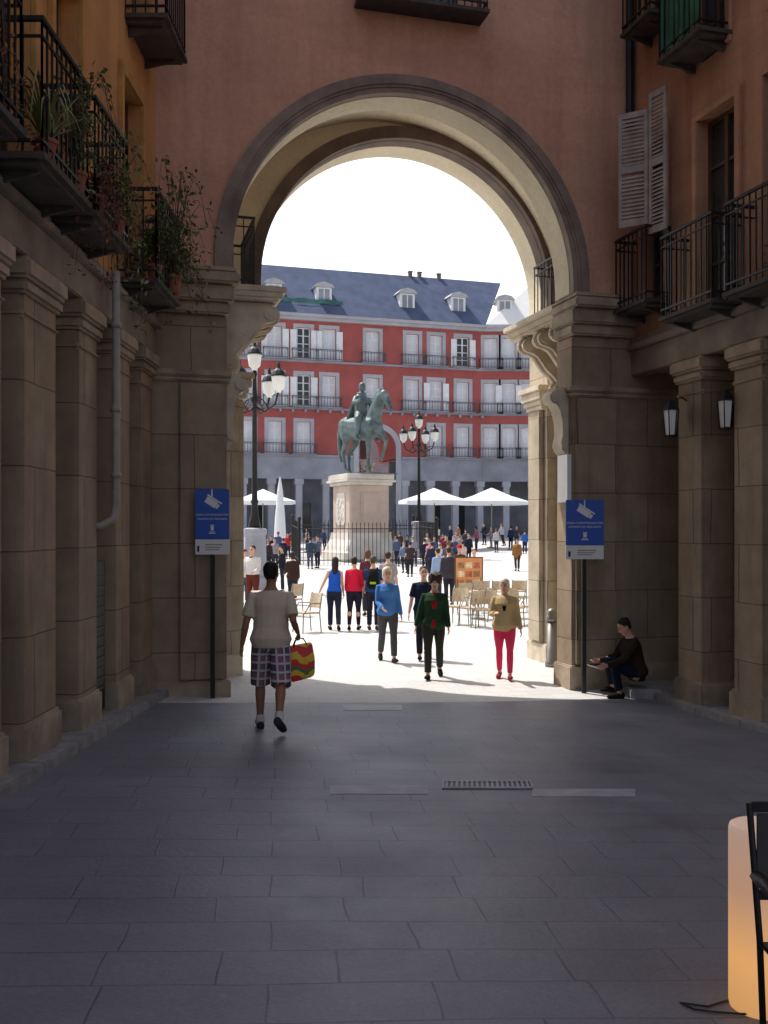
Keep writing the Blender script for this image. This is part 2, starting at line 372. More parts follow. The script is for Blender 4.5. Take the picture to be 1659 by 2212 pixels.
# inset pale slabs and grate
def inset(px0,px1,py0,py1,name,mat,label,cat):
    P=[gp(px0,py1),gp(px1,py1),gp(px1+ (px0-px0),py0),gp(px0,py0)]
    b=MB(); b.prism([p+Vector((0,0,.003)) for p in P],(0,0,.006)); return tag(b.build(name,mat),label,cat)
inset(712,925,1698,1717,'granite_slab',m_slab,'pale granite paving slab left of the drain grate','paving slab')
inset(1150,1372,1706,1722,'granite_slab',m_slab,'pale granite paving slab right of the drain grate','paving slab')
inset(742,868,1524,1536,'granite_slab',m_slab,'pale granite paving slab at the edge of the arch shadow','paving slab')
g=thing('drain_grate','slotted metal drain grate set in the shaded paving','drain grate',gp(1052,1698))
P=[gp(955,1706),gp(1152,1706),gp(1146,1690),gp(957,1690)]
b=MB(); b.prism([p+Vector((0,0,.002)) for p in P],(0,0,.006)); b.build('backing',m_black,g)
b=MB(); b2=MB()
def lerp4(a,c): return (P[0].lerp(P[1],a)).lerp(P[3].lerp(P[2],a),c)
for (a0,a1,c0,c1) in ((0,1,0,.12),(0,1,.88,1),(0,.02,.12,.88),(.98,1,.12,.88)):
    b.prism([lerp4(a0,c0)+Vector((0,0,.009)),lerp4(a1,c0)+Vector((0,0,.009)),lerp4(a1,c1)+Vector((0,0,.009)),lerp4(a0,c1)+Vector((0,0,.009))],(0,0,.01))
for k in range(17):
    a=.03+k*.0565
    b2.prism([lerp4(a,.12)+Vector((0,0,.009)),lerp4(a+.03,.12)+Vector((0,0,.009)),lerp4(a+.03,.88)+Vector((0,0,.009)),lerp4(a,.88)+Vector((0,0,.009))],(0,0,.008))
b.build('frame',m_slab,g); b2.build('bars',m_slab,g)
# ---------------------------------------------------------------- archway building
AB=thing('archway_building','pink plastered building with a tall stone archway through to the plaza','building',S(2.53,0,0))
UC,R1,ZS=2.56,2.5,5.96
UC2,R2,ZS2=3.35,2.53,6.35
b=MB(); arch_slab(b,S,-1.7,7.6,UC,R1,ZS,5.8,18,0,.53); b.build('wall',m_pink,AB)
b=MB(); arch_slab(b,S,-12,16,UC2,R2,ZS2,5.5,18,2.65,3.45); b.build('rear_wall',m_cream,AB)
b=MB(); b.bx((-12,-.3,18.01),(16,3.8,18.3),S); b.build('roof_slab',m_lint,AB)
b=MB(); arch_ring(b,S,UC,2.60,2.73,ZS,5.82,-.085,-.003); arch_ring(b,S,UC,2.485,2.60,ZS,5.82,-.05,.08); arch_ring(b,S,UC,2.56,2.60,ZS,5.82,-.066,-.052); b.build('archivolt',m_ring,AB)
b=MB(); arch_ring(b,S,UC,2.478,2.497,ZS,5.82,.082,.56); b.build('soffit',m_cream,AB)
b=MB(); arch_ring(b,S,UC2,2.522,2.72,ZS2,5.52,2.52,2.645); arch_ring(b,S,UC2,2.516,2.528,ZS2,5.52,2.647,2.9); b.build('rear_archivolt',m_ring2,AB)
b=MB(); n=40; A=[(2.95-3.1*cos(pi*i/n),6.05+3.1*sin(pi*i/n)) for i in range(n+1)]
for i in range(n): b.poly([S(A[i][0],.53,A[i][1]),S(A[i+1][0],.53,A[i+1][1]),S(A[i+1][0],2.65,A[i+1][1]),S(A[i][0],2.65,A[i][1])])
for u in (-.15,6.05): b.poly([S(u,.53,5.0),S(u,.53,6.05),S(u,2.65,6.05),S(u,2.65,5.0)])
b.build('vault',m_cream,AB)
b=MB()
for u0,u1 in ((-.4,-.15),(6.05,6.3)): b.bx((u0,.532,-.3),(u1,2.648,4.998),S)
b.build('passage_wall',m_stonel,AB)
def pier(u0,u1,v0,v1,label,z1=5.2,capz=None,mt=None,tm=None):
    mt=mt or m_stone; tm=tm or m_trim
    b=MB(); b.bx((u0,v0,-.3),(u1,v1,z1),S); o=b.build('pier',mt,AB,bevel=.02); o['label']=label
    c=MB(); k=capz or z1
    c.bx((u0-.04,v0-.04,k-.9),(u1+.04,v1+.02,k-.83),S); c.bx((u0-.06,v0-.06,k-.83),(u1+.06,v1+.03,k-.74),S)
    c.build('moulding',tm,o,bevel=.02)
    d=MB(); d.bx((u0-.05,v0-.05,-.3),(u1+.05,v1+.02,.34),S); d.build('plinth',tm,o,bevel=.02)
    return o
pier(-1.7,0,0,.53,'left stone pier of the front arch'); pier(5.05,8.6,0,.53,'right stone pier of the front arch')
pier(-12,.5,2.65,3.45,'left stone pier of the rear arch',5.49,5.55,m_stonel,m_triml); pr_=pier(5.88,16,2.65,3.45,'right stone pier of the rear arch',5.49,5.55,m_stonel,m_triml)
for uc,sg in ((5.88,-1),(.5,1)):
    b=MB(); a0,a1=sorted((uc+sg*.003,uc+sg*.09)); b.bx((a0,2.8,.36),(a1,3.3,4.45),S); o=b.build('pilaster',m_stonel,AB,bevel=.015)
    c=MB()
    for e,z0,z1 in ((.03,4.45,4.53),(.06,4.53,4.62),(.1,4.62,4.76),(.14,4.76,4.86)):
        a0,a1=sorted((uc-sg*.1,uc+sg*(.09+e))); c.bx((a0,2.66-e,z0),(a1,3.3+e,z1),S)
    c.build('capital',m_triml,o,bevel=.015)
for u0,u1 in ((-.62,-.04),(5.09,5.75)):
    b=MB(); b.bx((u0,-.07,.36),(u1,-.003,4.28),S); b.build('pilaster',m_stone,AB,bevel=.015)
for u0,u1 in ((-1.0,.04),(5.0,6.2)):
    b=MB(); b.bx((u0,-.10,5.2),(u1,.54,5.36),S); b.bx((u0-.02,-.18,5.36),(u1+.04,.57,5.58),S); b.bx((u0-.02,-.28,5.58),(u1+.1,.6,5.72),S); b.bx((u0,-.24,5.72),(u1+.06,.58,5.8),S)
    b.build('impost',m_trim,AB,bevel=.025)
def scroll_profile():
    P=[(0,5.55),(.80,5.55)]
    for i in range(9): a=pi/2-i*pi/8; P.append((.74+.12*cos(a),5.40+.12*sin(a)))
    for o_,z in ((.70,5.27),(.62,5.22),(.55,5.12),(.47,5.0),(.36,4.90)): P.append((o_,z))
    for i in range(7): a=pi/3-i*pi/6; P.append((.24+.11*cos(a),4.68+.14*sin(a)))
    P+= [(.12,4.5),(0,4.46)]
    return P
prof=scroll_profile()
for sgn,uw,nm in ((1,-.15,'left'),(-1,6.05,'right')):
    for v in (.66,1.28,1.9):
        b=MB(); b.prism([S(uw+sgn*o*1.12,v,z) for o,z in prof],V*.26)
        b.tube([S(uw+sgn*.83,v-.035,5.40),S(uw+sgn*.83,v+.295,5.40)],.085,14,(0,0,1)); b.tube([S(uw+sgn*.27,v-.035,4.68),S(uw+sgn*.27,v+.295,4.68)],.08,14,(0,0,1))
        b.tube([S(uw+sgn*.83,v-.05,5.40),S(uw+sgn*.83,v+.31,5.40)],.04,10,(0,0,1)); b.tube([S(uw+sgn*.27,v-.05,4.68),S(uw+sgn*.27,v+.31,4.68)],.035,10,(0,0,1))
        for q in range(2,len(prof)-2): 
            (o0,z0),(o1,z1)=prof[q],prof[q+1]; b.tube([S(uw+sgn*(o0*1.12+.012),v+.13,z0),S(uw+sgn*(o1*1.12+.012),v+.13,z1)],[(.05,.03)]*2,6,tuple(V))
        o=b.build('console',m_triml,AB)
    b=MB()
    for e,z0,z1 in ((.94,5.56,5.61),(1.0,5.61,5.69),(1.06,5.69,5.78)):
        a0,a1=sorted((uw,uw+sgn*e)); b.bx((a0,.56,z0),(a1,2.4+e*.12,z1),S)
    o=b.build('balcony',m_triml,AB,bevel=.012); o['label']='stone balcony on scrolled consoles inside the passage, %s side'%nm
    fr=(lambda s,d,z,uw=uw,sgn=sgn:S(uw-sgn*d,s,z))
    r=MB(); railing(r,fr,.75,2.2,-.62,-.02,5.79,.98,.13,.007); r.build('railing',m_iron,o)
    w=MB(); w.bx((.9,-.02,5.8),(2.1,.0-.003,8.0),fr); w.build('balcony_door',m_wood,AB)
    ue=5.05 if sgn<0 else 0.
    lp_=[(0,4.45),(.22,4.45)]
    for i in range(7): a=pi/2-i*pi/6; lp_.append((.2+.1*cos(a),4.3+.1*sin(a)))
    lp_+=[(.14,4.12),(.1,3.95),(.09,3.75),(.12,3.62),(.1,3.52),(.03,3.45),(0,3.44)]
    b=MB(); b.prism([S(ue+sgn*(o_+.002),.12,z) for o_,z in lp_],V*.3)
    b.tube([S(ue+sgn*.2,.09,4.3),S(ue+sgn*.2,.45,4.3)],.075,12,(0,0,1)); b.tube([S(ue+sgn*.07,.1,3.6),S(ue+sgn*.07,.44,3.6)],.05,12,(0,0,1)); b.build('scroll_bracket',m_triml,AB)
o=balcony(AB,S,1.75,3.6,-.4,9.6,1.0,'black iron balcony over the crown of the arch',br=False)
window(AB,S,2.1,3.25,9.65,11.8,-.045,m_wood,m_glass,3)
# ---------------------------------------------------------------- left building
LB=thing('arcaded_building','ochre plastered building on stone pillars along the left of the street','building',(-3.6,6,gz(-3,6)))
Lf=lambda s,d,z:Vector((-3.0-d,s,z))
BL=[(5.85,7.05),(7.42,8.62),(8.78,9.93),(11.15,12.4)]
ZL=4.62; Y0=-3.
holes=[(a+.18,b_-.18,5.2,7.55) for a,b_ in BL]+[(4.2,5.0,5.2,7.55)]
holes+=[(11.66,12.5,8.35,10.6),(9,9.9,8.35,10.6),(6.5,7.4,8.35,10.6)]
b=MB(); wall_grid(b,Lf,Y0,13.06,5.12,14.8,holes,.22)
b.bx((Y0,.23,4.66),(13.06,7.5,14.8),Lf); b.build('wall',m_ochre,LB)
b=MB(); b.bx((Y0,-.03,ZL),(13.0,.22,4.96),Lf); b.bx((Y0,-.1,4.96),(13.0,.2,5.04),Lf); b.bx((Y0,-.05,5.04),(13.0,.2,5.118),Lf); b.build('lintel',m_lint,LB,bevel=.012)
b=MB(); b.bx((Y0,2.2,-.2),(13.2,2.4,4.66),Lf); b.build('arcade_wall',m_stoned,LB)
for (a,c,z0,z1) in holes:
    window(LB,Lf,a,c,z0,z1,.14,m_ochrew if a<9 else m_wood,m_glass,4,(.1,m_ochrew))
def pillar(par,fr,s0,s1,d1,zf,label,zt=ZL):
    b=MB(); b.bx((s0,0.01,-.3),(s1,d1,zt),fr); o=b.build('pillar',m_stone,par,bevel=.03); o['label']=label
    c=MB()
    for k,(e,z0,z1) in enumerate(((.025,-.5,-.43),(.05,-.3,-.18),(.085,-.18,-.003))): c.bx((s0-e,.01-e,zt+z0),(s1+e,d1+e,zt+z1),fr)
    c.build('capital',m_trim,o,bevel=.03)
    c=MB(); c.bx((s0-.045,-.035,-.3),(s1+.045,d1+.045,zf+.3),fr); c.build('base',m_trim,o,bevel=.03)
    return o
for i,(a,c) in enumerate(((4.6,5.25),(5.9,6.55),(7.2,7.85),(8.3,9.15),(9.8,10.45),(11.15,11.8),(12.3,12.92))):
    pillar(LB,Lf,a,c,.65,gz(-3,a)+.1,'square stone pillar, %s from the archway'%['seventh','sixth','fifth','fourth','third','second','first'][i])
for i,(a,c) in enumerate(BL): balcony(LB,Lf,a,c,-.47,5.17,1.0,'dark iron balcony of the lower floor, %s from the archway'%['fourth','third','second','first'][i])
balcony(LB,Lf,11.5,12.66,-.5,8.32,1.0,'dark iron balcony of the upper floor by the archway')
balcony(LB,Lf,8.8,10.0,-.5,8.32,1.0)
b=MB(); b.tube([(-2.86,10.62,5.1),(-2.86,10.62,2.62),(-2.88,10.6,2.46),(-2.98,10.5,2.38),(-3.1,10.45,2.36)],.045,10)
for z in (4.5,3.6,2.9): b.tube([(-2.86,10.62,z),(-2.86,10.62,z+.05)],.058,10)
b.build('drainpipe',m_pipe,LB,smooth=True)
b=MB(); b.bx((10.5,.1,gz(-3,10.5)+.12),(11.05,.16,2.0),Lf)
for k in range(12): b.bx((10.54,.085,.6+k*.11),(11.01,.1,.63+k*.11),Lf)
b.build('vent_panel',m_iron,LB)
b=MB(); b.bx((8,.05,14.8),(13,-.4,15.1),Lf); b.build('eaves',m_lint,LB)
# ---------------------------------------------------------------- right building
RB=thing('arcaded_building','orange brown building on stone pillars along the right of the street','building',S(6.6,-6,0))
Rf=lambda s,d,z:S(6.03+d,-s,z)
RH=[(1.75,2.6,5.21,7.75),(3.15,4.1,5.21,7.75),(5.0,5.9,5.21,7.75),(.35,.95,5.62,7.9),(1.6,2.4,8.5,10.6),(.4,1.1,9.6,11.2),(3.3,4.1,8.5,10.6)]
b=MB(); wall_grid(b,Rf,.003,17,5.2,11.5,RH,.22); b.bx((.003,.23,4.7),(17,7.5,11.5),Rf); b.build('wall',m_brownp,RB)
b=MB(); b.bx((.01,-.03,4.64),(17,.22,5.0),Rf); b.bx((.01,-.1,5.0),(17,.2,5.1),Rf); b.bx((.01,-.04,5.1),(17,.2,5.198),Rf); b.build('lintel',m_lint,RB,bevel=.012)
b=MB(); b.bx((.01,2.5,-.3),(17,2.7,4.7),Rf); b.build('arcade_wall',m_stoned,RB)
for h in RH: window(RB,Rf,*h,.14,m_wood,m_glass,4,(.09,m_brownp))
for i in range(6):
    a=1.22+i*1.27; pillar(RB,Rf,a,a+.6,.5,gz(4.2,13-i)+.09,'square stone pillar, %s from the archway'%['first','second','third','fourth','fifth','sixth'][i],4.64)
balcony(RB,Rf,.2,1.1,-.42,5.55,1.0,'iron balcony in the corner beside the archway')
balcony(RB,Rf,1.55,2.75,-.48,5.17,1.05,'iron balcony of the lower floor, second from the archway')
balcony(RB,Rf,2.98,4.3,-.48,5.17,1.05,'iron balcony of the lower floor, third from the archway')
o=balcony(RB,Rf,1.5,2.5,-.48,8.62,1.05,'iron balcony of the upper floor wrapped in green netting')
b=MB(); n=12
for i in range(n):
    a=1.55+.9*i/n; c=1.55+.9*(i+1)/n; b.poly([Rf(a,-.45+.012*sin(i*1.7),8.66),Rf(c,-.45+.012*sin(i*1.7+1.7),8.66),Rf(c,-.445+.015*sin(i*1.1+1.1),9.55),Rf(a,-.445+.015*sin(i*1.1),9.55)])
b.build('netting',m_green,o)
balcony(RB,Rf,.4,1.2,-.42,9.5,1.05,'iron balcony of the upper floor in the corner')
def shutter(P0,P1,z0,z1,lab):
    d=(P1-P0); d.z=0; w=d.length; d.normalize(); nn=Vector((-d.y,d.x,0))
    fr=lambda a,b_,c:P0+d*a+nn*b_+Vector((0,0,c-P0.z))
    b=MB(); t=.05
    b.bx((0,0,z0),(t,.035,z1),fr); b.bx((w-t,0,z0),(w,.035,z1),fr); b.bx((t,0,z0),(w-t,.035,z0+.1),fr); b.bx((t,0,z1-.08),(w-t,.035,z1),fr); zm=(z0+z1)/2; b.bx((t,0,zm-.05),(w-t,.035,zm+.05),fr)
    o=b.build('shutter',m_shut,RB); o['label']=lab
    for a0,a1 in ((z0+.12,zm-.06),(zm+.06,z1-.1)):
        s=MB(); k=a0
        while k<a1-.03:
            s.hexa([fr(t,0,k),fr(w-t,0,k),fr(w-t,.01,k),fr(t,.01,k),fr(t,.025,k+.045),fr(w-t,.025,k+.045),fr(w-t,.035,k+.045),fr(t,.035,k+.045)])
            k+=.055
        s.build('louvres',m_shut,o)
shutter(at(1336,300,14.05),at(1399,300,13.85),6.6,8.2,'white louvred shutter leaf nearer the archway')
shutter(at(1401,300,13.84),at(1438,300,13.55),6.45,8.4,'tall white louvred shutter leaf farther from the archway')
b=MB(); b.tube([Rf(.1,-.09,11.5),Rf(.1,-.09,8.3)],.06,8); b.build('drainpipe',m_black,RB)
def wall_lantern(p,lab):
    t=thing('wall_lantern',lab,'lantern',p)
    b=MB(); b.tube([p+Vector((.3,.02,.1)),p+Vector((.15,.0,.2)),p+Vector((0,0,.14))],.012,6); b.build('bracket',m_iron,t)
    b=MB(); b.lathe([(.02,.16),(.09,.08),(.12,.04),(.12,.02)],p,6); b.lathe([(.075,-.34),(.08,-.32)],p,6)
    for k in range(6):
        a=k*pi/3; b.tube([p+Vector((.11*cos(a),.11*sin(a),.03)),p+Vector((.075*cos(a),.075*sin(a),-.33))],.008,4)
    b.build('frame',m_iron,t)
    b=MB(); b.lathe([(.1,.02),(.068,-.31)],p,6); b.build('glass',m_lamp,t)
p=at(1568,870,12.6); wall_lantern(p,'black lantern with pale glass hung on the arcade pillar at right')
p=at(1449,890,13.5); wall_lantern(p,'black lantern hung beside the pillar next to the archway')
# ---------------------------------------------------------------- potted plants on balconies
def leafy(mb,c,n,spread,droop,size):
    for i in range(n):
        a=random.random()*2*pi; r=random.random()**.6
        x=spread[0]*r*cos(a); y=spread[1]*r*sin(a); z=random.uniform(-droop,spread[2])*(1-.3*r)
        p=c+Vector((x,y,z)); d=Vector((random.gauss(0,1),random.gauss(0,1),random.gauss(-.2,.7))).normalized(); e=d.cross(Vector((random.gauss(0,1),random.gauss(0,1),random.gauss(0,1)))).normalized()
        L=size*random.uniform(.6,1.5); mb.poly([p,p+d*L*.5+e*L*.28,p+d*L,p+d*L*.5-e*L*.28])
def sprays(mb,lm,c,n,spread,up,droop,size):
    for i in range(n):
        a=random.random()*2*pi; R=random.uniform(.3,1.)
        h=random.uniform(.2,1)*up; dr=random.uniform(0,1)*droop
        pts=[]
        for k in range(6):
            t=k/5; pts.append(c+Vector((spread*R*cos(a)*t,spread*R*sin(a)*t*1.2,h*sin(t*pi*.75)-dr*t*t)))
        mb.tube(pts,[.006,.005,.005,.004,.003,.002],4)
        for k in range(1,6):
            for j in range(5):
                p=pts[k]+Vector((random.gauss(0,.03),random.gauss(0,.03),random.gauss(0,.03))); d=Vector((random.gauss(0,1),random.gauss(0,1),random.gauss(0,.8))).normalized(); e=d.cross(Vector((random.gauss(0,1),random.gauss(0,1),1))).normalized()
                L=size*random.uniform(.5,1.4); lm.poly([p,p+d*L*.5+e*L*.24,p+d*L,p+d*L*.5-e*L*.24])
def potplant(c,lab,n,spread,up,droop,size,lmat,grass=0,fl=None):
    t=thing('potted_plant',lab,'potted plant',c)
    b=MB(); b.lathe([(.06,0),(.085,.15),(.1,.15),(.1,.18),(.08,.18),(.075,.14)],c,12); b.build('pot',m_terra,t,smooth=False)
    s=MB(); l=MB(); top=c+Vector((0,0,.17))
    if grass:
        for i in range(grass):
            a=random.random()*2*pi; L=random.uniform(.35,.75); h=random.uniform(.15,.5); w=.014
            pts=[top+Vector((L*cos(a)*k/5,L*sin(a)*k/5,h*sin(pi*.9*k/5)-.35*(k/5)**3*L)) for k in range(6)]
            q=Vector((-sin(a),cos(a),0))
            for k in range(5):
                w0=w*(1-k/5.2); w1=w*(1-(k+1)/5.2); l.poly([pts[k]-q*w0,pts[k]+q*w0,pts[k+1]+q*w1,pts[k+1]-q*w1])
        s.tube([top-Vector((0,0,.1)),top+Vector((0,0,.08))],.02,6)
    else: sprays(s,l,top,n,spread,up,droop,size)
    s.build('stems',m_wood,t); l.build('leaves',lmat,t)
    if fl:
        f=MB()
        for i in range(9): f.ball(top+Vector((random.gauss(0,.1),random.gauss(0,.1),random.uniform(.05,.3))),.03,6)
        f.build('flowers',M('flower red',fl,.6),t)
zb=5.175
potplant(Vector((-2.62,7.7,zb)),'spiky spider plant in a pot on the left balcony third from the archway',0,.4,.4,.3,.05,m_leaf2,56)
potplant(Vector((-2.60,8.4,zb)),'tall sprawling leafy plant at the far end of the left balcony third from the archway',26,.42,1.1,.6,.06,m_leaf)
potplant(Vector((-2.60,9.0,zb)),'reddish trailing plant on the left balcony second from the archway',24,.38,.5,1.0,.055,m_leafr)
potplant(Vector((-2.58,9.6,zb)),'yellow green bushy plant on the left balcony second from the archway',28,.42,.8,.8,.06,m_leaf2)
potplant(Vector((-2.62,11.35,zb)),'dense trailing vine at the near end of the left balcony by the archway',38,.52,.95,1.0,.068,m_leaf)
potplant(Vector((-2.5,11.85,zb)),'upright leafy plant in the middle of the left balcony by the archway',36,.55,1.45,.4,.066,m_leaf)
potplant(Vector((-2.58,12.2,zb)),'pale trailing plant at the far end of the left balcony by the archway',22,.5,.7,.8,.055,m_leaf2)
potplant(Vector((-2.64,6.6,zb)),'wispy dry plant on the leftmost balcony at the photo edge',18,.4,.9,.6,.05,m_leafr)
p=Rf(3.75,-.3,5.175); potplant(p,'potted plant with red flowers on the rightmost balcony',14,.2,.3,.2,.05,m_leaf,0,(.5,.03,.03))
# ---------------------------------------------------------------- far plaza building
FB=thing('plaza_building','long red plaza building with slate roof, dormers and grey arcade','building',(0,100,1.5))
P0=Vector((-11.26,97,0)); D=Vector((.9557,.2948,0)); NI=Vector((-.2948,.9557,0))
FR=lambda s,d,z:P0+D*s+NI*d+Vector((0,0,z))
def ps(px,d=0):
    k=(px-CX)/F; q=P0+NI*d; return (k*q.y-q.x)/(D.x-k*D.y)
SK=ps(1042); K=FR(SK,0,0)
CH=lambda s,d,z:K+Vector((s,d,z))
cols=[470,533,594,656,711,805,891,942,1000]
ccol=[1060,1099,1140,1185]
def cs(px): return (px-CX)/F*K.y-K.x
rows=[19.0,14.35,9.7]
ARC=ps(815)
W=[]
for r,z in enumerate(rows):
    for px in cols:
        if r==2 and px in (711,805,891): continue
        W.append((FR,ps(px),z,px,r))
    for px in ccol: W.append((CH,cs(px),z,px,r))
ow=.68; WH=3.2
hm=[(s-ow,s+ow,z+.05,z+WH) for f,s,z,px,r in W if f is FR]; hc=[(s-ow,s+ow,z+.05,z+WH) for f,s,z,px,r in W if f is CH]
b=MB(); wall_grid(b,FR,-17,SK,9.5,23.2,hm+[(ARC-2.5,ARC+2.5,9.5,13.2)],.35); wall_grid(b,CH,0,16,9.5,23.2,hc,.35)
arch_slab(b,FR,ARC-2.5,ARC+2.5,ARC,1.95,10.5,9.5,13.2,.002,6,24)
b.bx((-17,.8,9.5),(ARC-2.5,8,23.2),FR); b.bx((ARC+2.5,.8,9.5),(SK,8,23.2),FR); b.bx((ARC-2.49,.8,13.2),(ARC+2.49,8,23.2),FR); b.bx((0,.8,9.5),(16,8,23.2),CH); b.build('wall',m_red,FB)
b=MB(); arch_ring(b,FR,ARC,1.96,2.5,10.5,1.2,-.12,-.003,24); b.build('archway_surround',m_grey,FB)
b=MB(); b.bx((-17,0,7.3),(ARC-2.5,.8,9.49),FR); b.bx((ARC+2.5,0,7.3),(SK,.8,9.49),FR); b.bx((.01,0,7.3),(16,.8,9.49),CH); b.build('arcade_beam',m_greyd,FB)
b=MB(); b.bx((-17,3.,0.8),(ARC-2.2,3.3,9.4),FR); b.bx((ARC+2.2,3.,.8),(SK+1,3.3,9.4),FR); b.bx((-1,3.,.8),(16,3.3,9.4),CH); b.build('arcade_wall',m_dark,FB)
for s in (-12,-6.5,-1.2,3.6,13.9,17.6,20.4):
    b=MB(); b.bx((s,2.92,1.3),(s+1.3,2.99,5.0),FR); b.build('shop_front',m_glass,FB)
def column(f,s,w=.62):
    b=MB(); b.bx((s,0.02,.8),(s+w,.6,6.75),f); b.bx((s-.12,-.08,6.75),(s+w+.12,.7,7.298),f); b.bx((s-.1,-.08,.8),(s+w+.1,.7,2.0),f); b.build('arcade_column',m_grey,FB)
s=-16.5
while s<SK-.3:
    if abs(s+.3-ARC)>2.9: column(FR,s)
    s+=2.75
for s in (2.2,4.9,7.6,10.3): column(CH,s)
for z in rows:
    b=MB()
    segs=[(-17,SK)] if z>11 else [(-17,ARC-2.55),(ARC+2.55,SK)]
    for a,c in segs: b.bx((a,-.2,z-.22),(c,-.003,z-.02),FR)
    b.bx((.0,-.2,z-.22),(16,-.003,z-.02),CH)
    if abs(z-14.35)<.1:
        k=-16.5
        while k<SK: b.bx((k,-.5,z-.5),(k+.2,-.003,z-.23),FR); k+=1.25
    b.build('string_course',m_greyd,FB)
b=MB(); b.bx((-17,-.7,23.2),(SK+.2,.8,23.5),FR); b.bx((-17,-.4,22.9),(SK,-.003,23.198),FR); b.bx((.2,-.7,23.2),(16,.8,23.5),CH); b.bx((0,-.4,22.9),(16,-.003,23.198),CH); b.build('cornice',m_grey,FB)
dark={(656,0),(656,1),(1000,0)}
for f,s,z,px,r in W:
    dk=(px,r) in dark
    o=window(FB,f,s-ow,s+ow,z+.051,z+WH-.001,.22,m_wfr,m_glass if dk else m_curt,4,(.36,m_grey),ft=.11)
    if dk or (px,r) in {(711,0),(594,1),(942,1),(594,0),(1099,1)}:
        for sg in (-1,1):
            q=MB(); a=s+sg*(ow+.05); c=s+sg*(ow+.68); a,c=sorted((a,c)); q.bx((a,-.14,z+.1),(c,-.08,z+2.95),f)
            q.build('shutter',m_wfr,o)
    q=MB(); q.bx((s-1.25,-.6,z-.018),(s+1.25,-.003,z+.04),f); bo=q.build('balcony',m_greyd,FB)
    q=MB(); railing(q,f,s-1.2,s+1.2,-.55,-.02,z+.042,1.0,.28,.018); q.build('railing',m_ironf,bo)
# roofs
def ridge(px): s=ps(px,5.2); return s
s1=ridge(1082)
b=MB(); E0,E1=FR(-17,-.75,23.51),FR(SK+.1,-.75,23.51); T0,T1=FR(-17,5.2,29.5),FR(s1,5.2,29.5); B0,B1=FR(-17,11,23.51),FR(s1,11,23.51)
b.poly([E0,E1,T1,T0]); b.poly([T0,T1,B1,B0]); b.poly([E0,T0,B0]); b.build('roof',m_slate,FB)
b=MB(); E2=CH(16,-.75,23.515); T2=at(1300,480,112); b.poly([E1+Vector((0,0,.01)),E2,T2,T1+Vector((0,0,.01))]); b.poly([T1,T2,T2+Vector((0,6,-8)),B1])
o=b.build('roof',m_paler,FB); o['label']='glare-painted pale roof at the right corner'  # sun glare is put into the roof colour here
def dormer(f,s,d,z):
    b=MB(); b.bx((s-.8,d,z),(s+.8,d+3,z+1.75),f); o=b.build('dormer',m_wfr,FB)
    c=MB(); c.prism([f(s-1.05,d-.25,z+1.76),f(s+1.05,d-.25,z+1.76),f(s+.75,d-.25,z+2.1),f(s,d-.25,z+2.3),f(s-.75,d-.25,z+2.1)],f(s,d+2.9,0)-f(s,d-.25,0)); c.build('dormer_roof',m_lead,o)
    for a in (-.55,.06):
        c=MB(); c.poly([f(s+a,d-.01,z+.25),f(s+a+.5,d-.01,z+.25),f(s+a+.5,d-.01,z+1.6),f(s+a,d-.01,z+1.6)]); c.build('pane',m_greyd,o)
for px in (500,592,700,880,990): dormer(FR,ps(px,.8),.8,24.75)
dormer(CH,cs(1092),.6,24.6)
for px in (886,906,948):
    b=MB(); s=ps(px,5.2); b.bx((s-.18,5.0,29),(s+.18,5.4,29.9),FR); b.bx((s-.24,4.94,29.9),(s+.24,5.46,30.0),FR); b.build('chimney',m_chim,FB)
b=MB(); a,c=ps(590,.2),ps(742,.2); n=14
for i in range(n):
    x0=a+(c-a)*i/n; x1=a+(c-a)*(i+1)/n
    b.poly([FR(x0,.35,24.75+.05*sin(i*2)),FR(x1,.35,24.75+.05*sin(i*2+2)),FR(x1,.5,25.2+.06*sin(i*1.3+1.3)),FR(x0,.5,25.2+.06*sin(i*1.3))])
b.build('safety_netting',m_greenf,FB)
p=FR(ARC+.5,9,1.2); t=thing('tree','small yellow green tree seen through the far archway behind the statue','tree',p)
b=MB(); b.tube([p,p+Vector((.1,0,3)),p+Vector((.2,0,5.5)),p+Vector((.3,0,8))],[.2,.16,.12,.04],8); 
for k in range(6): b.tube([p+Vector((.15,0,5+k*.4)),p+Vector((random.uniform(-1.4,1.4),random.uniform(-1,1),6.5+k*.4))],[.07,.02],5)
b.build('trunk',m_wood,t)
b=MB()
for k in range(14): leafy(b,p+Vector((random.gauss(0,.8),random.gauss(0,.8),random.uniform(5.8,8.6))),45,(.6,.6,.4),.4,.25)
b.build('crown',M('tree leaf',(.22,.2,.03),.6,.4,3,0),t)
hb_=FR(ARC,22,1.2); t=thing('house','grey house front seen in the far archway behind the statue','house',hb_)
b=MB(); b.bx((ARC-9,22,0.5),(ARC+9,28,16),FR); b.build('wall',m_greyd,t)
for i in range(5):
    for j in range(3):
        b=MB(); s=ARC-6+i*2.6; b.bx((s,21.93,3+j*4),(s+1.2,21.99,5.4+j*4),FR); b.build('window',m_glass,t)
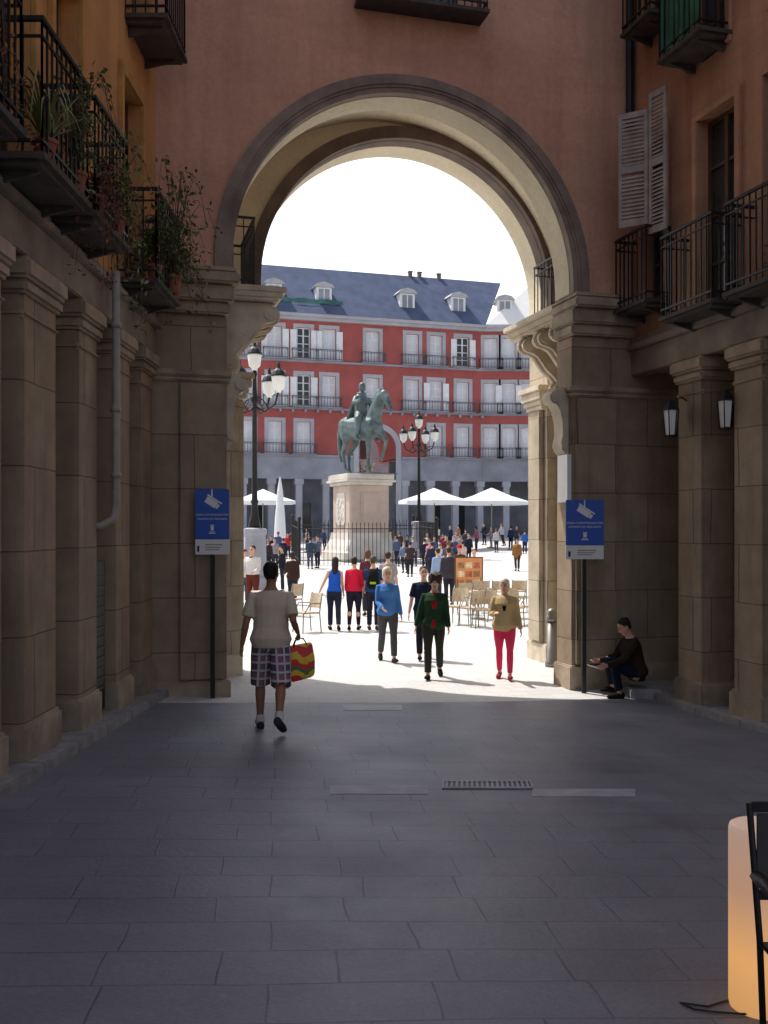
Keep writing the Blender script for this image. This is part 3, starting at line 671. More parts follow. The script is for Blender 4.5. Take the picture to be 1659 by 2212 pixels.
# ---------------------------------------------------------------- monument
MY=63.; mb0=gpy(779,MY)
pd=thing('pedestal','tall pinkish stone pedestal under the bronze horse statue','pedestal',mb0,radians(24))
k=F/MY
def hz(py): return CZ-(py-HY)/k-mb0.z
z_t=hz(1026); z_c=hz(1050); z_s=hz(1150)
def octa(w,d,c): return [(-w+c,-d),(w-c,-d),(w,-d+c),(w,d-c),(w-c,d),(-w+c,d),(-w,d-c),(-w,-d+c)]
def stack(levels,mat,name,par):
    b=MB()
    for (w,d,c,z0,z1) in levels: b.prism([Vector((x,y,z0)) for x,y in octa(w,d,c)],(0,0,z1-z0))
    return b.build(name,mat,par,True,bevel=.03)
stack([(1.32,1.5,.1,z_s,z_c)],m_ped,'shaft',pd)
stack([(1.5,1.7,.1,z_c,z_c+.2),(1.66,1.86,.08,z_c+.2,z_c+.34),(1.58,1.78,.1,z_c+.34,z_t)],m_pedw,'cap',pd)
b=MB(); L=[(1.85,.0),(1.85,.5),(1.74,.62),(1.66,.9),(1.48,1.3),(1.42,z_s)]
pr=[[Vector((x,y,z)) for x,y in octa(w,w+.2,.12)] for w,z in L]; vv=[[b.bm.verts.new(p) for p in r] for r in pr]
for i in range(len(vv)-1):
    for q in range(8): b.bm.faces.new([vv[i][q],vv[i][(q+1)%8],vv[i+1][(q+1)%8],vv[i+1][q]])
b.bm.faces.new(vv[0][::-1]); b.bm.faces.new(vv[-1]); b.build('base',m_pedw,pd,True)
zm=(z_s+z_c)/2
b=MB(); b.bx((-.62,-1.56,zm-1.),(.62,-1.503,zm+1.)); b.bx((-.5,-1.6,zm-.88),(.5,-1.562,zm+.88)); b.build('inscription_panel',m_ped,pd,True)
b=MB(); b.bx((-1.38,-.7,zm-1.),(-1.323,.7,zm+1.))
for i in range(40): b.ball((-1.38,random.uniform(-.52,.52),zm+random.uniform(-.8,.8)),(.05,.1,.13),6)
b.build('relief_plaque',m_pedw,pd,True)
HS=2.42
st=thing('equestrian_statue','weathered bronze rider on a striding horse on the tall pedestal','statue',mb0+Vector((.05,0,z_t)),radians(-140))
X=lambda x,y,z:Vector((x,y,z))*HS
h=MB()
def ht(pts,rad,n=10,side=(1,0,0)): h.tube([Vector(p)*HS for p in pts],[(r[0]*HS,r[1]*HS) if isinstance(r,tuple) else r*HS for r in rad],n,side)
ht([(0,-.80,1.33),(0,-.70,1.33),(0,-.5,1.3),(0,-.2,1.24),(0,.15,1.2),(0,.42,1.22),(0,.62,1.28),(0,.7,1.32)],[.1,(.24,.22),(.3,.3),(.31,.32),(.31,.32),(.29,.31),(.22,.25),.11],14)
ht([(0,.4,1.3),(0,.56,1.55),(0,.70,1.80),(0,.80,1.98),(0,.86,2.06)],[(.19,.26),(.15,.23),(.12,.18),(.1,.14),(.07,.08)],12)
ht([(0,.76,2.04),(0,.9,2.02),(0,1.02,1.88),(0,1.12,1.72),(0,1.19,1.6),(0,1.2,1.55)],[.07,(.1,.125),(.09,.12),(.065,.085),(.06,.07),.035],10)
for sx in (-1,1):
    ht([(sx*.05,.82,2.1),(sx*.06,.85,2.22)],[.03,.008],6)
    ht([(sx*.15,-.55,1.25),(sx*.17,-.45,1.02),(sx*.16,-.45,.86),(sx*.15,-.66+(sx*.06),.58),(sx*.15,-.62+sx*.1,.3),(sx*.15,-.6+sx*.12,.16),(sx*.15,-.54+sx*.12,.07),(sx*.15,-.5+sx*.12,0)],[(.13,.22),(.12,.18),(.08,.11),(.05,.075),(.04,.042),(.046,.05),(.05,.06),(.065,.085)],9)
ht([(.14,.45,1.2),(.15,.47,.95),(.15,.47,.68),(.15,.46,.4),(.15,.47,.18),(.15,.5,.08),(.15,.53,0)],[(.11,.16),(.09,.11),(.058,.065),(.042,.045),(.045,.05),(.05,.06),(.065,.085)],9)
ht([(-.14,.48,1.2),(-.15,.66,1.02),(-.15,.82,.86),(-.15,.74,.62),(-.15,.66,.46),(-.15,.6,.4),(-.15,.58,.33)],[(.11,.16),(.09,.11),(.06,.065),(.042,.045),(.045,.05),(.05,.06),(.06,.07)],9)
ht([(0,-.78,1.4),(0,-.88,1.36),(0,-.92,1.15),(0,-.9,.8),(0,-.86,.5),(0,-.85,.35)],[.05,.06,.08,.09,.07,.02],8)
ht([(0,.36,1.55),(0,.5,1.78),(0,.62,1.98),(0,.72,2.1),(0,.86,2.14),(0,.94,2.06)],[(.04,.1),(.05,.1),(.05,.09),(.05,.07),(.05,.05),.03],8)
h.build('horse',m_bronze,st,True,voxel=.06,sm=2)
h=MB()
ht([(0,-.02,1.48),(0,-.03,1.62),(0,-.02,1.8),(0,0,1.98),(0,0,2.08),(0,.0,2.13),(0,.01,2.2)],[(.2,.16),(.18,.14),(.18,.14),(.21,.14),(.16,.1),(.07,.07),(.06,.06)],12)
ht([(0,.02,2.17),(0,.035,2.22),(0,.03,2.3),(0,.02,2.38),(0,.01,2.42)],[.05,(.08,.095),(.09,.105),(.075,.09),.02],10)
h.tube([X(0,0,2.12),X(0,0,2.15)],[(.13*HS,.13*HS),(.13*HS,.12*HS)],12)
for sx in (-1,1): ht([(sx*.1,.02,1.55),(sx*.26,.22,1.42),(sx*.34,.26,1.15),(sx*.33,.2,.95),(sx*.33,.3,.9),(sx*.33,.36,.89)],[.13,.12,.075,.055,.05,.03],9)
ht([(-.18,0,2.02),(-.3,.08,1.82),(-.2,.34,1.74),(-.16,.42,1.74)],[.07,.075,.05,.045],8)
ht([(.18,0,2.02),(.34,.12,1.85),(.42,.4,1.86),(.43,.5,1.88)],[.07,.075,.05,.05],8)
ht([(.36,.42,1.8),(.52,.6,1.99)],[.022,.022],6)
ht([(0,-.12,2.02),(0,-.22,1.8),(0,-.33,1.55),(0,-.36,1.4)],[(.17,.05),(.2,.06),(.24,.06),(.25,.05)],10)
h.build('rider',m_bronze,st,True,voxel=.05,sm=1)
b=MB(); b.bx((-.5*HS,-.9*HS,-.0),(.5*HS,.9*HS,.06)); b.build('plinth_plate',m_bronze,st,True)
fc=mb0+Vector((0,0,0)); fw=4.1
ff=thing('iron_fence','black iron fence of upright bars enclosing the statue pedestal','fence',fc,radians(8))
cr=[(-fw,-fw),(fw,-fw),(fw,fw),(-fw,fw)]
for i in range(4):
    a=Vector((*cr[i],0)); c=Vector((*cr[(i+1)%4],0)); b=MB(); n=34
    zof=lambda p:.03*(p.y)*1.0
    for q in range(1,n):
        p=a.lerp(c,q/n); z=zof(p); b.bx((p.x-.016,p.y-.016,z),(p.x+.016,p.y+.016,z+2.35)); b.tube([p+Vector((0,0,z+2.35)),p+Vector((0,0,z+2.5))],[.03,.004],4)
    for zz in (.25,2.1): b.tube([a+Vector((0,0,zof(a)+zz)),c+Vector((0,0,zof(c)+zz))],.03,5,(0,0,1))
    b.build('fence_panel',m_iron,ff,True)
    b=MB(); z=zof(a); b.tube([a+Vector((0,0,z)),a+Vector((0,0,z+2.6))],.09,8); b.ball(a+Vector((0,0,z+2.7)),.13,8); b.build('post',m_iron,ff,True)
# ---------------------------------------------------------------- street lamps
def street_lamp(px,Y,topy,lab,sc=1.):
    p=gpy(px,Y); H=(CZ-(topy-HY)*Y/F)-p.z
    t=thing('street_lamp',lab,'street lamp',p,0,None)
    b=MB(); b.lathe([(.62*sc,0),(.62*sc,.5),(.5*sc,.55),(.45*sc,2.1),(.5*sc,2.2),(.5*sc,2.35),(.3*sc,2.4)],(0,0,0),8); b.build('plinth',m_greyd,t,True)
    b=MB(); b.lathe([(.26,2.35),(.2,2.7),(.14,2.9),(.12,3.3),(.15,3.4),(.11,3.5),(.09,H-2.4),(.16,H-2.3),(.1,H-2.2),(.07,H-1.4),(.1,H-1.3),(.06,H-1.1)],(0,0,0),12); b.build('pole',m_iron,t,True,True)
    for i in range(5):
        if i<4:
            a=pi/4+i*pi/2+.35; r=1.12*sc; dx,dy=cos(a),sin(a); q=Vector((dx*r,dy*r,H-2.0))
            b=MB(); b.tube([Vector((0,0,H-2.5)),Vector((dx*r*.4,dy*r*.4,H-2.75)),Vector((dx*r*.85,dy*r*.85,H-2.5)),q+Vector((0,0,0))],.04,6)
            b.tube([Vector((0,0,H-2.1)),Vector((dx*r*.35,dy*r*.35,H-2.3)),Vector((dx*r*.6,dy*r*.6,H-2.62))],.025,6); b.build('arm',m_iron,t,True)
        else: q=Vector((0,0,H-1.1))
        b=MB(); b.lathe([(.1,-.06),(.1,0),(.22,.12),(.27,.5),(.27,.55)],q,10); o=b.build('lantern',m_lamp,t,True,True)
        b=MB(); b.lathe([(.31,.551),(.3,.6),(.22,.75),(.1,.85),(.06,.95),(.07,1.0),(.02,1.1)],q,10); b.build('lantern_cap',m_iron,o,True)
street_lamp(550,38,735,'tall lamp post with clustered lanterns beside the left pier',.95)
street_lamp(905,66,888,'tall lamp post with clustered lanterns right of the statue')
# ---------------------------------------------------------------- parasols
def parasol(px,Y,w,zc,ze,lab):
    p=gpy(px,Y); t=thing('parasol',lab,'parasol',p,.3); ze-=p.z; zc-=p.z
    b=MB(); n=8; c=b.bm.verts.new((0,0,zc)); R=[b.bm.verts.new((w*cos(2*pi*i/n+.39),w*sin(2*pi*i/n+.39),ze)) for i in range(n)]; Q=[b.bm.verts.new((w*.5*cos(2*pi*i/n+.39),w*.5*sin(2*pi*i/n+.39),ze+(zc-ze)*.42)) for i in range(n)]; Z=[b.bm.verts.new(v.co+Vector((0,0,-.25))) for v in R]
    for i in range(n):
        j=(i+1)%n; b.bm.faces.new([c,Q[i],Q[j]]); b.bm.faces.new([Q[i],R[i],R[j],Q[j]]); b.bm.faces.new([R[i],Z[i],Z[j],R[j]])
    b.build('canopy',m_canv,t,True)
    b=MB(); b.lathe([(.4,0),(.4,.1),(.05,.12),(.05,zc)],(0,0,0),8); b.build('pole',m_alu,t,True)
parasol(938,76,2.75,5.5,4.5,'open white terrace parasol right of the statue, left one of the pair')
parasol(1062,78,2.95,5.6,4.5,'open white terrace parasol nearest the right pier')
parasol(568,78,2.6,5.5,4.55,'open white terrace parasol beside the left lamp post')
p=gpy(605,70); t=thing('parasol','closed white parasol standing left of the statue','parasol',p); zt=CZ-(1030-HY)*70/F-p.z
b=MB(); b.lathe([(.08,1.0),(.42,1.2),(.36,2.5),(.2,zt-1),(.04,zt)],(0,0,0),10); b.build('canopy',m_canv,t,True); b=MB(); b.lathe([(.4,0),(.4,.1),(.05,.12),(.05,1.2)],(0,0,0),8); b.build('pole',m_alu,t,True)
# ---------------------------------------------------------------- signs
def text(body,size,loc,M3,mat,par,name):
    c=bpy.data.curves.new(name,'FONT'); c.body=body; c.size=size; c.align_x='CENTER'; c.align_y='CENTER'; c.extrude=.0008
    o=bpy.data.objects.new('t',c); COL.objects.link(o); dg=bpy.context.evaluated_depsgraph_get(); me=bpy.data.meshes.new_from_object(o.evaluated_get(dg)); bpy.data.objects.remove(o)
    me.transform(M3.to_4x4()); me.transform(Matrix.Translation(loc)); me.materials.clear(); me.materials.append(mat)
    q=bpy.data.objects.new(name,me); COL.objects.link(q); q.parent=par; WM[q.name]=WM[par.name]; return q
TX=Matrix(((1,0,0),(0,0,-1),(0,1,0)))
def sign(px0,px1,py0,py1,Y,lab):
    c=at((px0+px1)/2,py1,Y); w=(px1-px0)*Y/F/2; Hh=(py1-py0)*Y/F
    g0=gz(c.x,c.y); t=thing('surveillance_sign',lab,'sign',(c.x,c.y,g0),radians(4)); zb=c.z-g0
    b=MB(); b.bx((-w,0,zb+Hh*.235),(w,.03,zb+Hh)); o=b.build('panel',m_sblue,t,True,bevel=.006)
    q=MB(); q.bx((-w,0,zb),(w,.03,zb+Hh*.232)); o2=q.build('lower_plate',m_white,t,True,bevel=.004)
    q=MB(); q.bx((-.03,.032,-.1),(.03,.075,zb+Hh*.9)); q.build('post',m_black,t,True)
    def rect(mb,cx,cz,w_,h_,a,y=-.004):
        ca,sa=cos(a),sin(a); P=[]
        for x,z in ((-w_,-h_),(w_,-h_),(w_,h_),(-w_,h_)): P.append(Vector((cx+x*ca-z*sa,y,zb+cz+x*sa+z*ca)))
        mb.prism(P,(0,.003,0))
    q=MB(); H1=Hh; an=radians(-33); ax_=Vector((cos(an),sin(an))); up_=Vector((-sin(an),cos(an))); cc=Vector((-.02*w,H1*.795))
    def R_(a,b_,w_,h_): p_=cc+ax_*a+up_*b_; rect(q,p_.x,p_.y,w_,h_,an)
    rect(q,-.02*w,H1*.93,.009,H1*.07,0)            # ceiling mount
    R_(-.05*w,0,.36*w,.052*H1)                     # housing
    R_(.02*w,.068*H1,.50*w,.011*H1)                # sun hood
    R_(.40*w,-.002*H1,.07*w,.036*H1)               # lens
    q.build('camera_pictogram',m_white,t,True)
    text('ZONA CONTROLADA POR',w*.155,Vector((0,-.003,zb+H1*.61)),TX,m_white,t,'lettering')
    text('CÁMARAS DE VIGILANCIA',w*.15,Vector((0,-.003,zb+H1*.545)),TX,m_white,t,'lettering')
    q=MB(); rect(q,0,H1*.40,w*.09,H1*.03,0); rect(q,0,H1*.445,w*.05,H1*.012,0); rect(q,0,H1*.345,w*.16,H1*.006,0); rect(q,0,H1*.325,w*.2,H1*.005,0); rect(q,-w*.09,H1*.445,w*.015,H1*.018,0); rect(q,w*.09,H1*.445,w*.015,H1*.018,0)
    q.build('emblem',m_white,t,True)
    q=MB(); rect(q,w*.1,H1*.15,w*.5,H1*.006,0); rect(q,w*.05,H1*.11,w*.45,H1*.005,0); rect(q,0,H1*.075,w*.4,H1*.005,0); q.build('small_print',m_alu,t,True)
    q=MB(); rect(q,-w*.82,H1*.09,w*.06,H1*.045,0); q.build('logo',m_black,t,True)
sign(422,495,1057,1198,12.98,'blue camera surveillance sign on a post against the left pier')
sign(1222,1305,1080,1208,14.35,'blue camera surveillance sign on a post against the right pier')
b=MB(); b.bx((4.98,.02,2.75),(5.046,.35,3.45),S); tag(b.build('wall_plaque',m_white),'small white plaque on the sunlit edge of the right pier','plaque')
p=gp(1192,1440); bo=thing('bollard','dark round bollard standing between the two right piers','bollard',p)
b=MB(); b.lathe([(.115,0),(.115,.08),(.09,.1),(.085,.78)],(0,0,0),16); b.build('shaft',m_alu,bo,True,True)
b=MB(); b.lathe([(.1,.78),(.1,.84),(.085,.86),(.085,.93),(.06,.98),(.01,1.0)],(0,0,0),16); b.build('cap',m_alu,bo,True,True)
# ---------------------------------------------------------------- terrace chairs, tables, menu
def wchair(loc,rz,lab):
    t=thing('terrace_chair',lab,'chair',loc,rz,'wicker terrace chairs in the plaza')
    b=MB(); b.bx((-.22,-.22,.43),(.22,.22,.47)); b.build('seat',m_wick,t,True,bevel=.01)
    b=MB()
    P=[(x,-.22-.05*(1-(x/.22)**2)) for x in (-.22,-.13,0,.13,.22)]
    for i in range(4):
        (x0,y0),(x1,y1)=P[i],P[i+1]; b.hexa([Vector((x0,y0,.55)),Vector((x1,y1,.55)),Vector((x1,y1+.025,.55)),Vector((x0,y0+.025,.55)),Vector((x0,y0-.07,.88)),Vector((x1,y1-.07,.88)),Vector((x1,y1-.045,.88)),Vector((x0,y0-.045,.88))])
    b.build('backrest',m_wick,t,True)
    for x in (-1,1):
        b=MB(); b.tube([(x*.2,.2,.44),(x*.22,.23,0)],.014,6); b.build('leg',m_alu,t,True)
        b=MB(); b.tube([(x*.21,-.29,.9),(x*.21,-.22,.45),(x*.22,-.26,0)],.014,6); b.build('leg',m_alu,t,True)
        b=MB(); b.tube([(x*.21,-.25,.66),(x*.25,.05,.67),(x*.23,.2,.44)],.013,6); b.build('armrest',m_alu,t,True)
    return t
CHP=[(985,24.5,2.6),(1018,24.0,.6),(1050,23.6,2.9),(1082,25.0,-1.2),(1108,24.2,3.3),(1136,24.6,1.2),(1000,27.5,.2),(1040,28,3.0),(1075,28.5,.1),(1118,28.2,2.8)]
ordn=['leftmost','second','third','fourth','fifth','rightmost']
c0=None
for i,(px,Y,rz) in enumerate(CHP):
    lab=('wicker terrace chair in the near row by the right pier, %s from the left'%ordn[i]) if i<6 else ('wicker terrace chair in the far row behind, %s from the left'%['first','second','third','fourth'][i-6])
    if i==0: c0=wchair(gpy(px,Y),rz,lab)
    else: dup(c0,gpy(px,Y),rz,lab)
dup(c0,gp(662,1366),2.2,'single wicker terrace chair just right of the man with the striped bag')
dup(c0,gpy(628,27),.9,'wicker terrace chair half hidden behind the man with the striped bag')
def table(px,Y,lab):
    p=gpy(px,Y); t=thing('terrace_table',lab,'table',p,.3,'terrace tables in the plaza')
    b=MB(); b.bx((-.35,-.35,.7),(.35,.35,.73)); b.build('tabletop',m_wick,t,True,bevel=.008)
    b=MB(); b.lathe([(.2,0),(.2,.03),(.03,.05),(.03,.7)],(0,0,0),10); b.build('pedestal_leg',m_alu,t,True)
table(1033,26,'square terrace table between the chairs, left one'); table(1096,26.3,'square terrace table between the chairs, right one'); table(575,26,'square terrace table beside the waiter')
p=gpy(1013,29); t=thing('menu_board','orange menu board on an easel among the terrace chairs','menu board',p,radians(6))
zo=CZ-(1272-HY)*29/F; zt=CZ-(1203-HY)*29/F
b=MB(); b.bx((-.42,0,zo),(.42,.03,zt)); b.build('frame',m_wood,t,True,bevel=.005)
b=MB(); b.bx((-.385,-.006,zo+.03),(.385,-.001,zt-.03)); b.build('menu',m_menu,t,True)
pmats=[M('dish photo red',(.45,.14,.08),.6,.6,14,0),M('dish photo cream',(.7,.55,.35),.6,.5,14,0),M('dish photo brown',(.3,.16,.08),.6,.6,14,0)]
for i in range(3):
    for j in range(3):
        b=MB(); b.bx((-.33+i*.23,-.010,zo+.1+j*.25),(-.14+i*.23,-.007,zo+.27+j*.25)); b.build('dish_picture',pmats[(i*2+j)%3],t,True)
for x in (-.35,.35):
    b=MB(); b.tube([(x,.04,zt-.1),(x,-.05,0)],.018,6); b.build('leg',m_wood,t,True)
b=MB(); b.tube([(0,.04,zt-.1),(0,.45,0)],.018,6); b.build('leg',m_wood,t,True)
# ---------------------------------------------------------------- people
TT=[(.84,.12,.09,-.01),(.95,.162,.118,-.012),(1.06,.142,.105,0),(1.20,.148,.115,.004),(1.32,.162,.12,.006),(1.39,.155,.1,-.004),(1.43,.115,.082,-.012),(1.46,.08,.066,-.012),(1.50,.054,.055,-.002),(1.56,.05,.054,.012)]
def tor(z,fem,w):
    for a,b_ in zip(TT[:-1],TT[1:]):
        if a[0]<=z<=b_[0]:
            f=(z-a[0])/(b_[0]-a[0]); r=[a[i]+(b_[i]-a[i])*f for i in range(4)]; break
    else: r=list(TT[0] if z<TT[0][0] else TT[-1])
    rx,ry,yo=r[1],r[2],r[3]
    if z<1.44: rx*=w; ry*=w
    if fem:
        if z<1.0: rx*=1.04
        elif z<1.15: rx*=.92
        elif z<1.46: rx*=.9
        if 1.2<z<1.36: ry*=1.12; yo+=.012
    return rx,ry,yo
def person(label,X,Y,rz=0,H=1.7,pose=None,vox=.03,fem=False,w=1.,skin=None,top='#808080',sleeve='long',hem=.9,bottom='#222233',legs='long',shoe='#222222',hair='#1a1410',hs='short',face=False,patches=(),coat=False,z=None,group=None,hat=None,pack=None,collar=None,topm=None,botm=None,sock=None):
    pose=pose or {}; s=H/1.75; skin=skin or m_skin
    z=gz(X,Y) if z is None else z
    root=thing('person',label,'person',(X,Y,z),rz,group)
    near=vox<.02; e=.014 if near else .02
    A=pose.get; lean=A('lean',0.03); Rx=Matrix.Rotation(-lean,3,'X')@Matrix.Rotation(A('sway',0.),3,'Y'); pv=Vector((0,0,.93))
    up=lambda p:pv+Rx@(Vector(p)-pv)
    hr=Matrix.Rotation(A('turn',0.),3,'Z')@Matrix.Rotation(-A('nod',0.),3,'X'); hp=Vector((0,.005,1.52))
    hd=lambda p:up(hp+hr@(Vector(p)-hp))
    legsP=[]; drop=9
    for sd,kk in ((-1,'l'),(1,'r')):
        a,k=A(kk+'leg',(.03*sd,.03)); sp=A('spread',.0)
        hip=Vector((sd*.09*w**.5,0,.92)); knee=hip+.43*Vector((sd*sp,sin(a),-cos(a))); ank=knee+.42*Vector((sd*sp*.3,sin(a-k),-cos(a-k)))
        pt=min(.15,max(-1.,(a-k)*.9+.08)) if not A('sit') else 0
        td=Vector((sd*A('toeout',.12),cos(pt),sin(pt))).normalized(); nn=Vector((0,-sin(pt),cos(pt)))
        heel=ank-td*.055-nn*.045; toe=ank+td*.17-nn*.055; ball=ank+td*.1-nn*.05
        legsP.append((sd,hip,knee,ank,heel,ball,toe)); drop=min(drop,heel.z-.035,toe.z-.03)
    dz=Vector((0,0,-drop))
    def sc(p): return (Vector(p)+dz)*s
    def tb(mb,pts,rad,n=10,side=(1,0,0)): mb.tube([sc(p) for p in pts],[(r[0]*s,r[1]*s) if isinstance(r,tuple) else r*s for r in rad],n,side)
    B=MB()
    zs=[.86,.95,1.06,1.2,1.32,1.39,1.43,1.46,1.50,1.56]; q=[tor(z_,fem,w) for z_ in zs]
    tb(B,[up((0,t[2],z_)) for z_,t in zip(zs,q)],[(t[0],t[1]) for t in q],14)
    tb(B,[hd((0,y,z_)) for z_,y in ((1.525,.03),(1.54,.032),(1.57,.026),(1.61,.012),(1.655,0),(1.70,-.006),(1.735,-.008),(1.75,-.008))],[(.03,.035),(.045,.055),(.058,.072),(.068,.09),(.074,.098),(.07,.09),(.045,.06),(.012,.015)],12)
    tb(B,[hd((0,.085,1.655)),hd((0,.108,1.625)),hd((0,.112,1.61)),hd((0,.09,1.6))],[.009,.013,.016,.01],6)
    for sd in (-1,1): B.ball(sc(hd((sd*.075,-.005,1.63))),(.012*s,.02*s,.032*s),6)
    hands={}
    armP=[]
    for sd,kk in ((-1,'l'),(1,'r')):
        fl,ab,el,inn=(list(A(kk+'arm',(.05,.12,.2)))+[0,0])[:4]
        sh=Vector((sd*(.168*w if not fem else .15*w),-.008,1.395))
        d1=Vector((sd*sin(ab),sin(fl)*cos(ab),-cos(fl)*cos(ab))); elb=sh+.285*d1
        f2=fl+el; d2=Vector((sd*sin(ab-inn),sin(f2)*cos(ab-inn),-cos(f2)*cos(ab-inn))); wr=elb+.25*d2
        sh,elb,wr=up(sh),up(elb),up(wr); d2=(wr-elb).normalized()
        armP.append((sd,sh,elb,wr))
        tb(B,[up((sd*.08,-.008,1.405)),sh,sh.lerp(elb,.4),elb,elb.lerp(wr,.3),wr],[.045,.05*w**.5,.046*w**.5,.038,.039,.025],8)
        bb=Vector((0,1,0)); bb=bb-d2*bb.dot(d2)
        if bb.length<.2: bb=Vector((0,0,1))-d2*d2.z
        bb.normalize(); ii=d2.cross(bb); ii=ii if ii.x*sd<0 else -ii
        pe=wr+d2*.095
        tb(B,[wr-d2*.01,wr+d2*.03,wr+d2*.07,pe],[(.02,.026),(.017,.036),(.015,.042),(.012,.038)],8,tuple(ii))
        cu=A('curl',.5)
        for i,L in enumerate((.07,.08,.075,.058)):
            o=pe-d2*.01+bb*(.03-.02*i); m1=o+d2*L*.55*cos(cu*.5)+ii*L*.55*sin(cu*.5); m2=m1+d2*L*.5*cos(cu*1.6)+ii*L*.5*sin(cu*1.6)
            tb(B,[o,m1,m2],[.0095,.009,.0075],6)
        o=wr+d2*.025+bb*.03; tb(B,[o,o+d2*.035+bb*.026+ii*.01,o+d2*.07+bb*.024+ii*.022],[.012,.011,.008],6)
        hands[kk]=(wr+d2*.13+ii*.015)
    for sd,hip,knee,ank,heel,ball,toe in legsP:
        m=knee.lerp(ank,.3)-Vector((0,.012,0))
        tb(B,[hip,hip.lerp(knee,.35),hip.lerp(knee,.75),knee,m,knee.lerp(ank,.65),ank-Vector((0,0,.0)),heel.lerp(ball,.3)],[.088*w**.5,.082*w**.5,.062,.053,.056,.044,.034,.03],10)
        tb(B,[heel,heel.lerp(ball,.5),ball,toe],[(.03,.03),(.034,.03),(.04,.025),(.025,.018)],8)
    B.build('body',skin,root,True,smooth=True,voxel=vox*s,sm=1)
    # top
    T=MB(); hz_=[z_ for z_ in (.78,.86,.95,1.06,1.2,1.32,1.39,1.43,1.46) if z_>hem+.03]; hz_=[hem]+hz_; q=[tor(z_,fem,w) for z_ in hz_]
    ex=e*(1.5 if coat else 1.)
    tb(T,[up((0,t[2],z_)) for z_,t in zip(hz_,q)],[(t[0]+ex+(.014 if z_<1.0 else 0)+(.01 if z_<1.15 else 0),t[1]+ex+(.012 if z_<1.15 else 0)) for z_,t in zip(hz_,q)],16)
    if sleeve!='none':
        for sd,sh,elb,wr in armP:
            pts=[up((sd*.08,-.008,1.405)),sh,sh.lerp(elb,.35)]; rd=[.05+ex*.4,.052*w**.5+ex*.6,.05*w**.5+ex*.7]
            if sleeve=='short': pts+=[sh.lerp(elb,.78)]; rd+=[.05*w**.5+ex*.9]
            else: pts+=[elb,elb.lerp(wr,.35),wr+(wr-elb)*.02]; rd+=[.042+ex*.7,.042+ex*.6,.032+ex*.6]
            tb(T,pts,rd,9)
    tm=topm or cloth(top); T.build('top',tm,root,True,smooth=True,voxel=vox*s,sm=2)
    # bottom
    if legs!='none':
        T=MB(); zz=[.83,.88,.95,1.02,1.06]; q=[tor(z_,fem,w) for z_ in zz]; e2=e*.7
        tb(T,[(0,t[2],z_) for z_,t in zip(zz,q)],[(t[0]+e2,t[1]+e2) for t in q],14)
        for sd,hip,knee,ank,heel,ball,toe in legsP:
            if legs=='shorts': tb(T,[hip+Vector((0,0,.03)),hip.lerp(knee,.4),hip.lerp(knee,.95),knee.lerp(ank,.08)],[.098*w**.5,.104*w**.5,.1*w**.5,.1*w**.5],10)
            else: 
                k2=1 if legs=='long' else .8
                tb(T,[hip+Vector((0,0,.03)),hip.lerp(knee,.4),hip.lerp(knee,.8),knee,knee.lerp(ank,.35),knee.lerp(ank,.92)],[.095*w**.5+.004,(.09*w**.5+.004),.074,.067*(.5+.5*k2),.068*(.5+.5*k2),.058*k2],10)
        T.build('shorts' if legs=='shorts' else 'trousers',botm or cloth(bottom),root,True,smooth=True,voxel=vox*s,sm=1)
    for sd,hip,knee,ank,heel,ball,toe in legsP:
        T=MB()
        tb(T,[heel-(toe-heel).normalized()*.015,heel,heel.lerp(ball,.5),ball,toe,toe+(toe-heel).normalized()*.02],[(.03,.03),(.04,.048),(.042,.046),(.048,.036),(.038,.028),(.015,.015)],10)
        T.build('shoe',cloth(shoe),root,True,smooth=True)
        if sock:
            T=MB(); tb(T,[ank.lerp(heel,.5),ank,ank.lerp(knee,.16)],[.045,.044,.046],10); T.build('sock',cloth(sock),root,True,smooth=True)
    # hair
    if hair:
        T=MB(); rr=[(1.575,.045,.045,-.05),(1.62,.072,.07,-.034),(1.67,.083,.09,-.022),(1.71,.08,.092,-.014),(1.745,.06,.072,-.012),(1.768,.02,.025,-.012)]
        if hs=='curly': rr=[(1.56,.06,.06,-.04),(1.60,.098,.085,-.035),(1.66,.115,.11,-.022),(1.72,.112,.115,-.012),(1.77,.09,.095,-.01),(1.80,.04,.05,-.01)]
        if hs=='bob': rr=[(1.52,.06,.045,-.04),(1.57,.085,.07,-.035),(1.62,.088,.08,-.028),(1.67,.09,.097,-.018),(1.72,.084,.095,-.01),(1.76,.055,.065,-.01),(1.775,.02,.02,-.01)]
        if hs=='long': rr=[(1.34,.04,.02,-.1),(1.42,.075,.035,-.09),(1.52,.08,.05,-.06),(1.6,.085,.072,-.035),(1.67,.087,.094,-.018),(1.72,.08,.092,-.012),(1.76,.05,.06,-.01),(1.772,.02,.02,-.01)]
        tb(T,[hd((0,r[3],r[0])) for r in rr],[(r[1],r[2]) for r in rr],12)
        if hs=='curly':
            for i in range(46):
                a=random.random()*2*pi; zz=random.uniform(1.6,1.79)
                yy=-.02+.1*sin(a)
                if yy>.05 and zz<1.71: continue
                T.ball(sc(hd((.1*cos(a),yy,zz))),.028*s,6)
        T.build('hair',hairm(hair),root,True,smooth=True,voxel=.01 if hs=='curly' else 0)
    if hat:
        T=MB(); tb(T,[hd((0,.0,1.695)),hd((0,.0,1.70)),hd((0,-.0,1.705)),hd((0,-.01,1.75)),hd((0,-.01,1.79)),hd((0,-.01,1.80))],[(.13,.15),(.14,.165),(.095,.112),(.09,.105),(.07,.08),(.02,.02)],16); T.build('hat',cloth(hat),root,True,smooth=True)
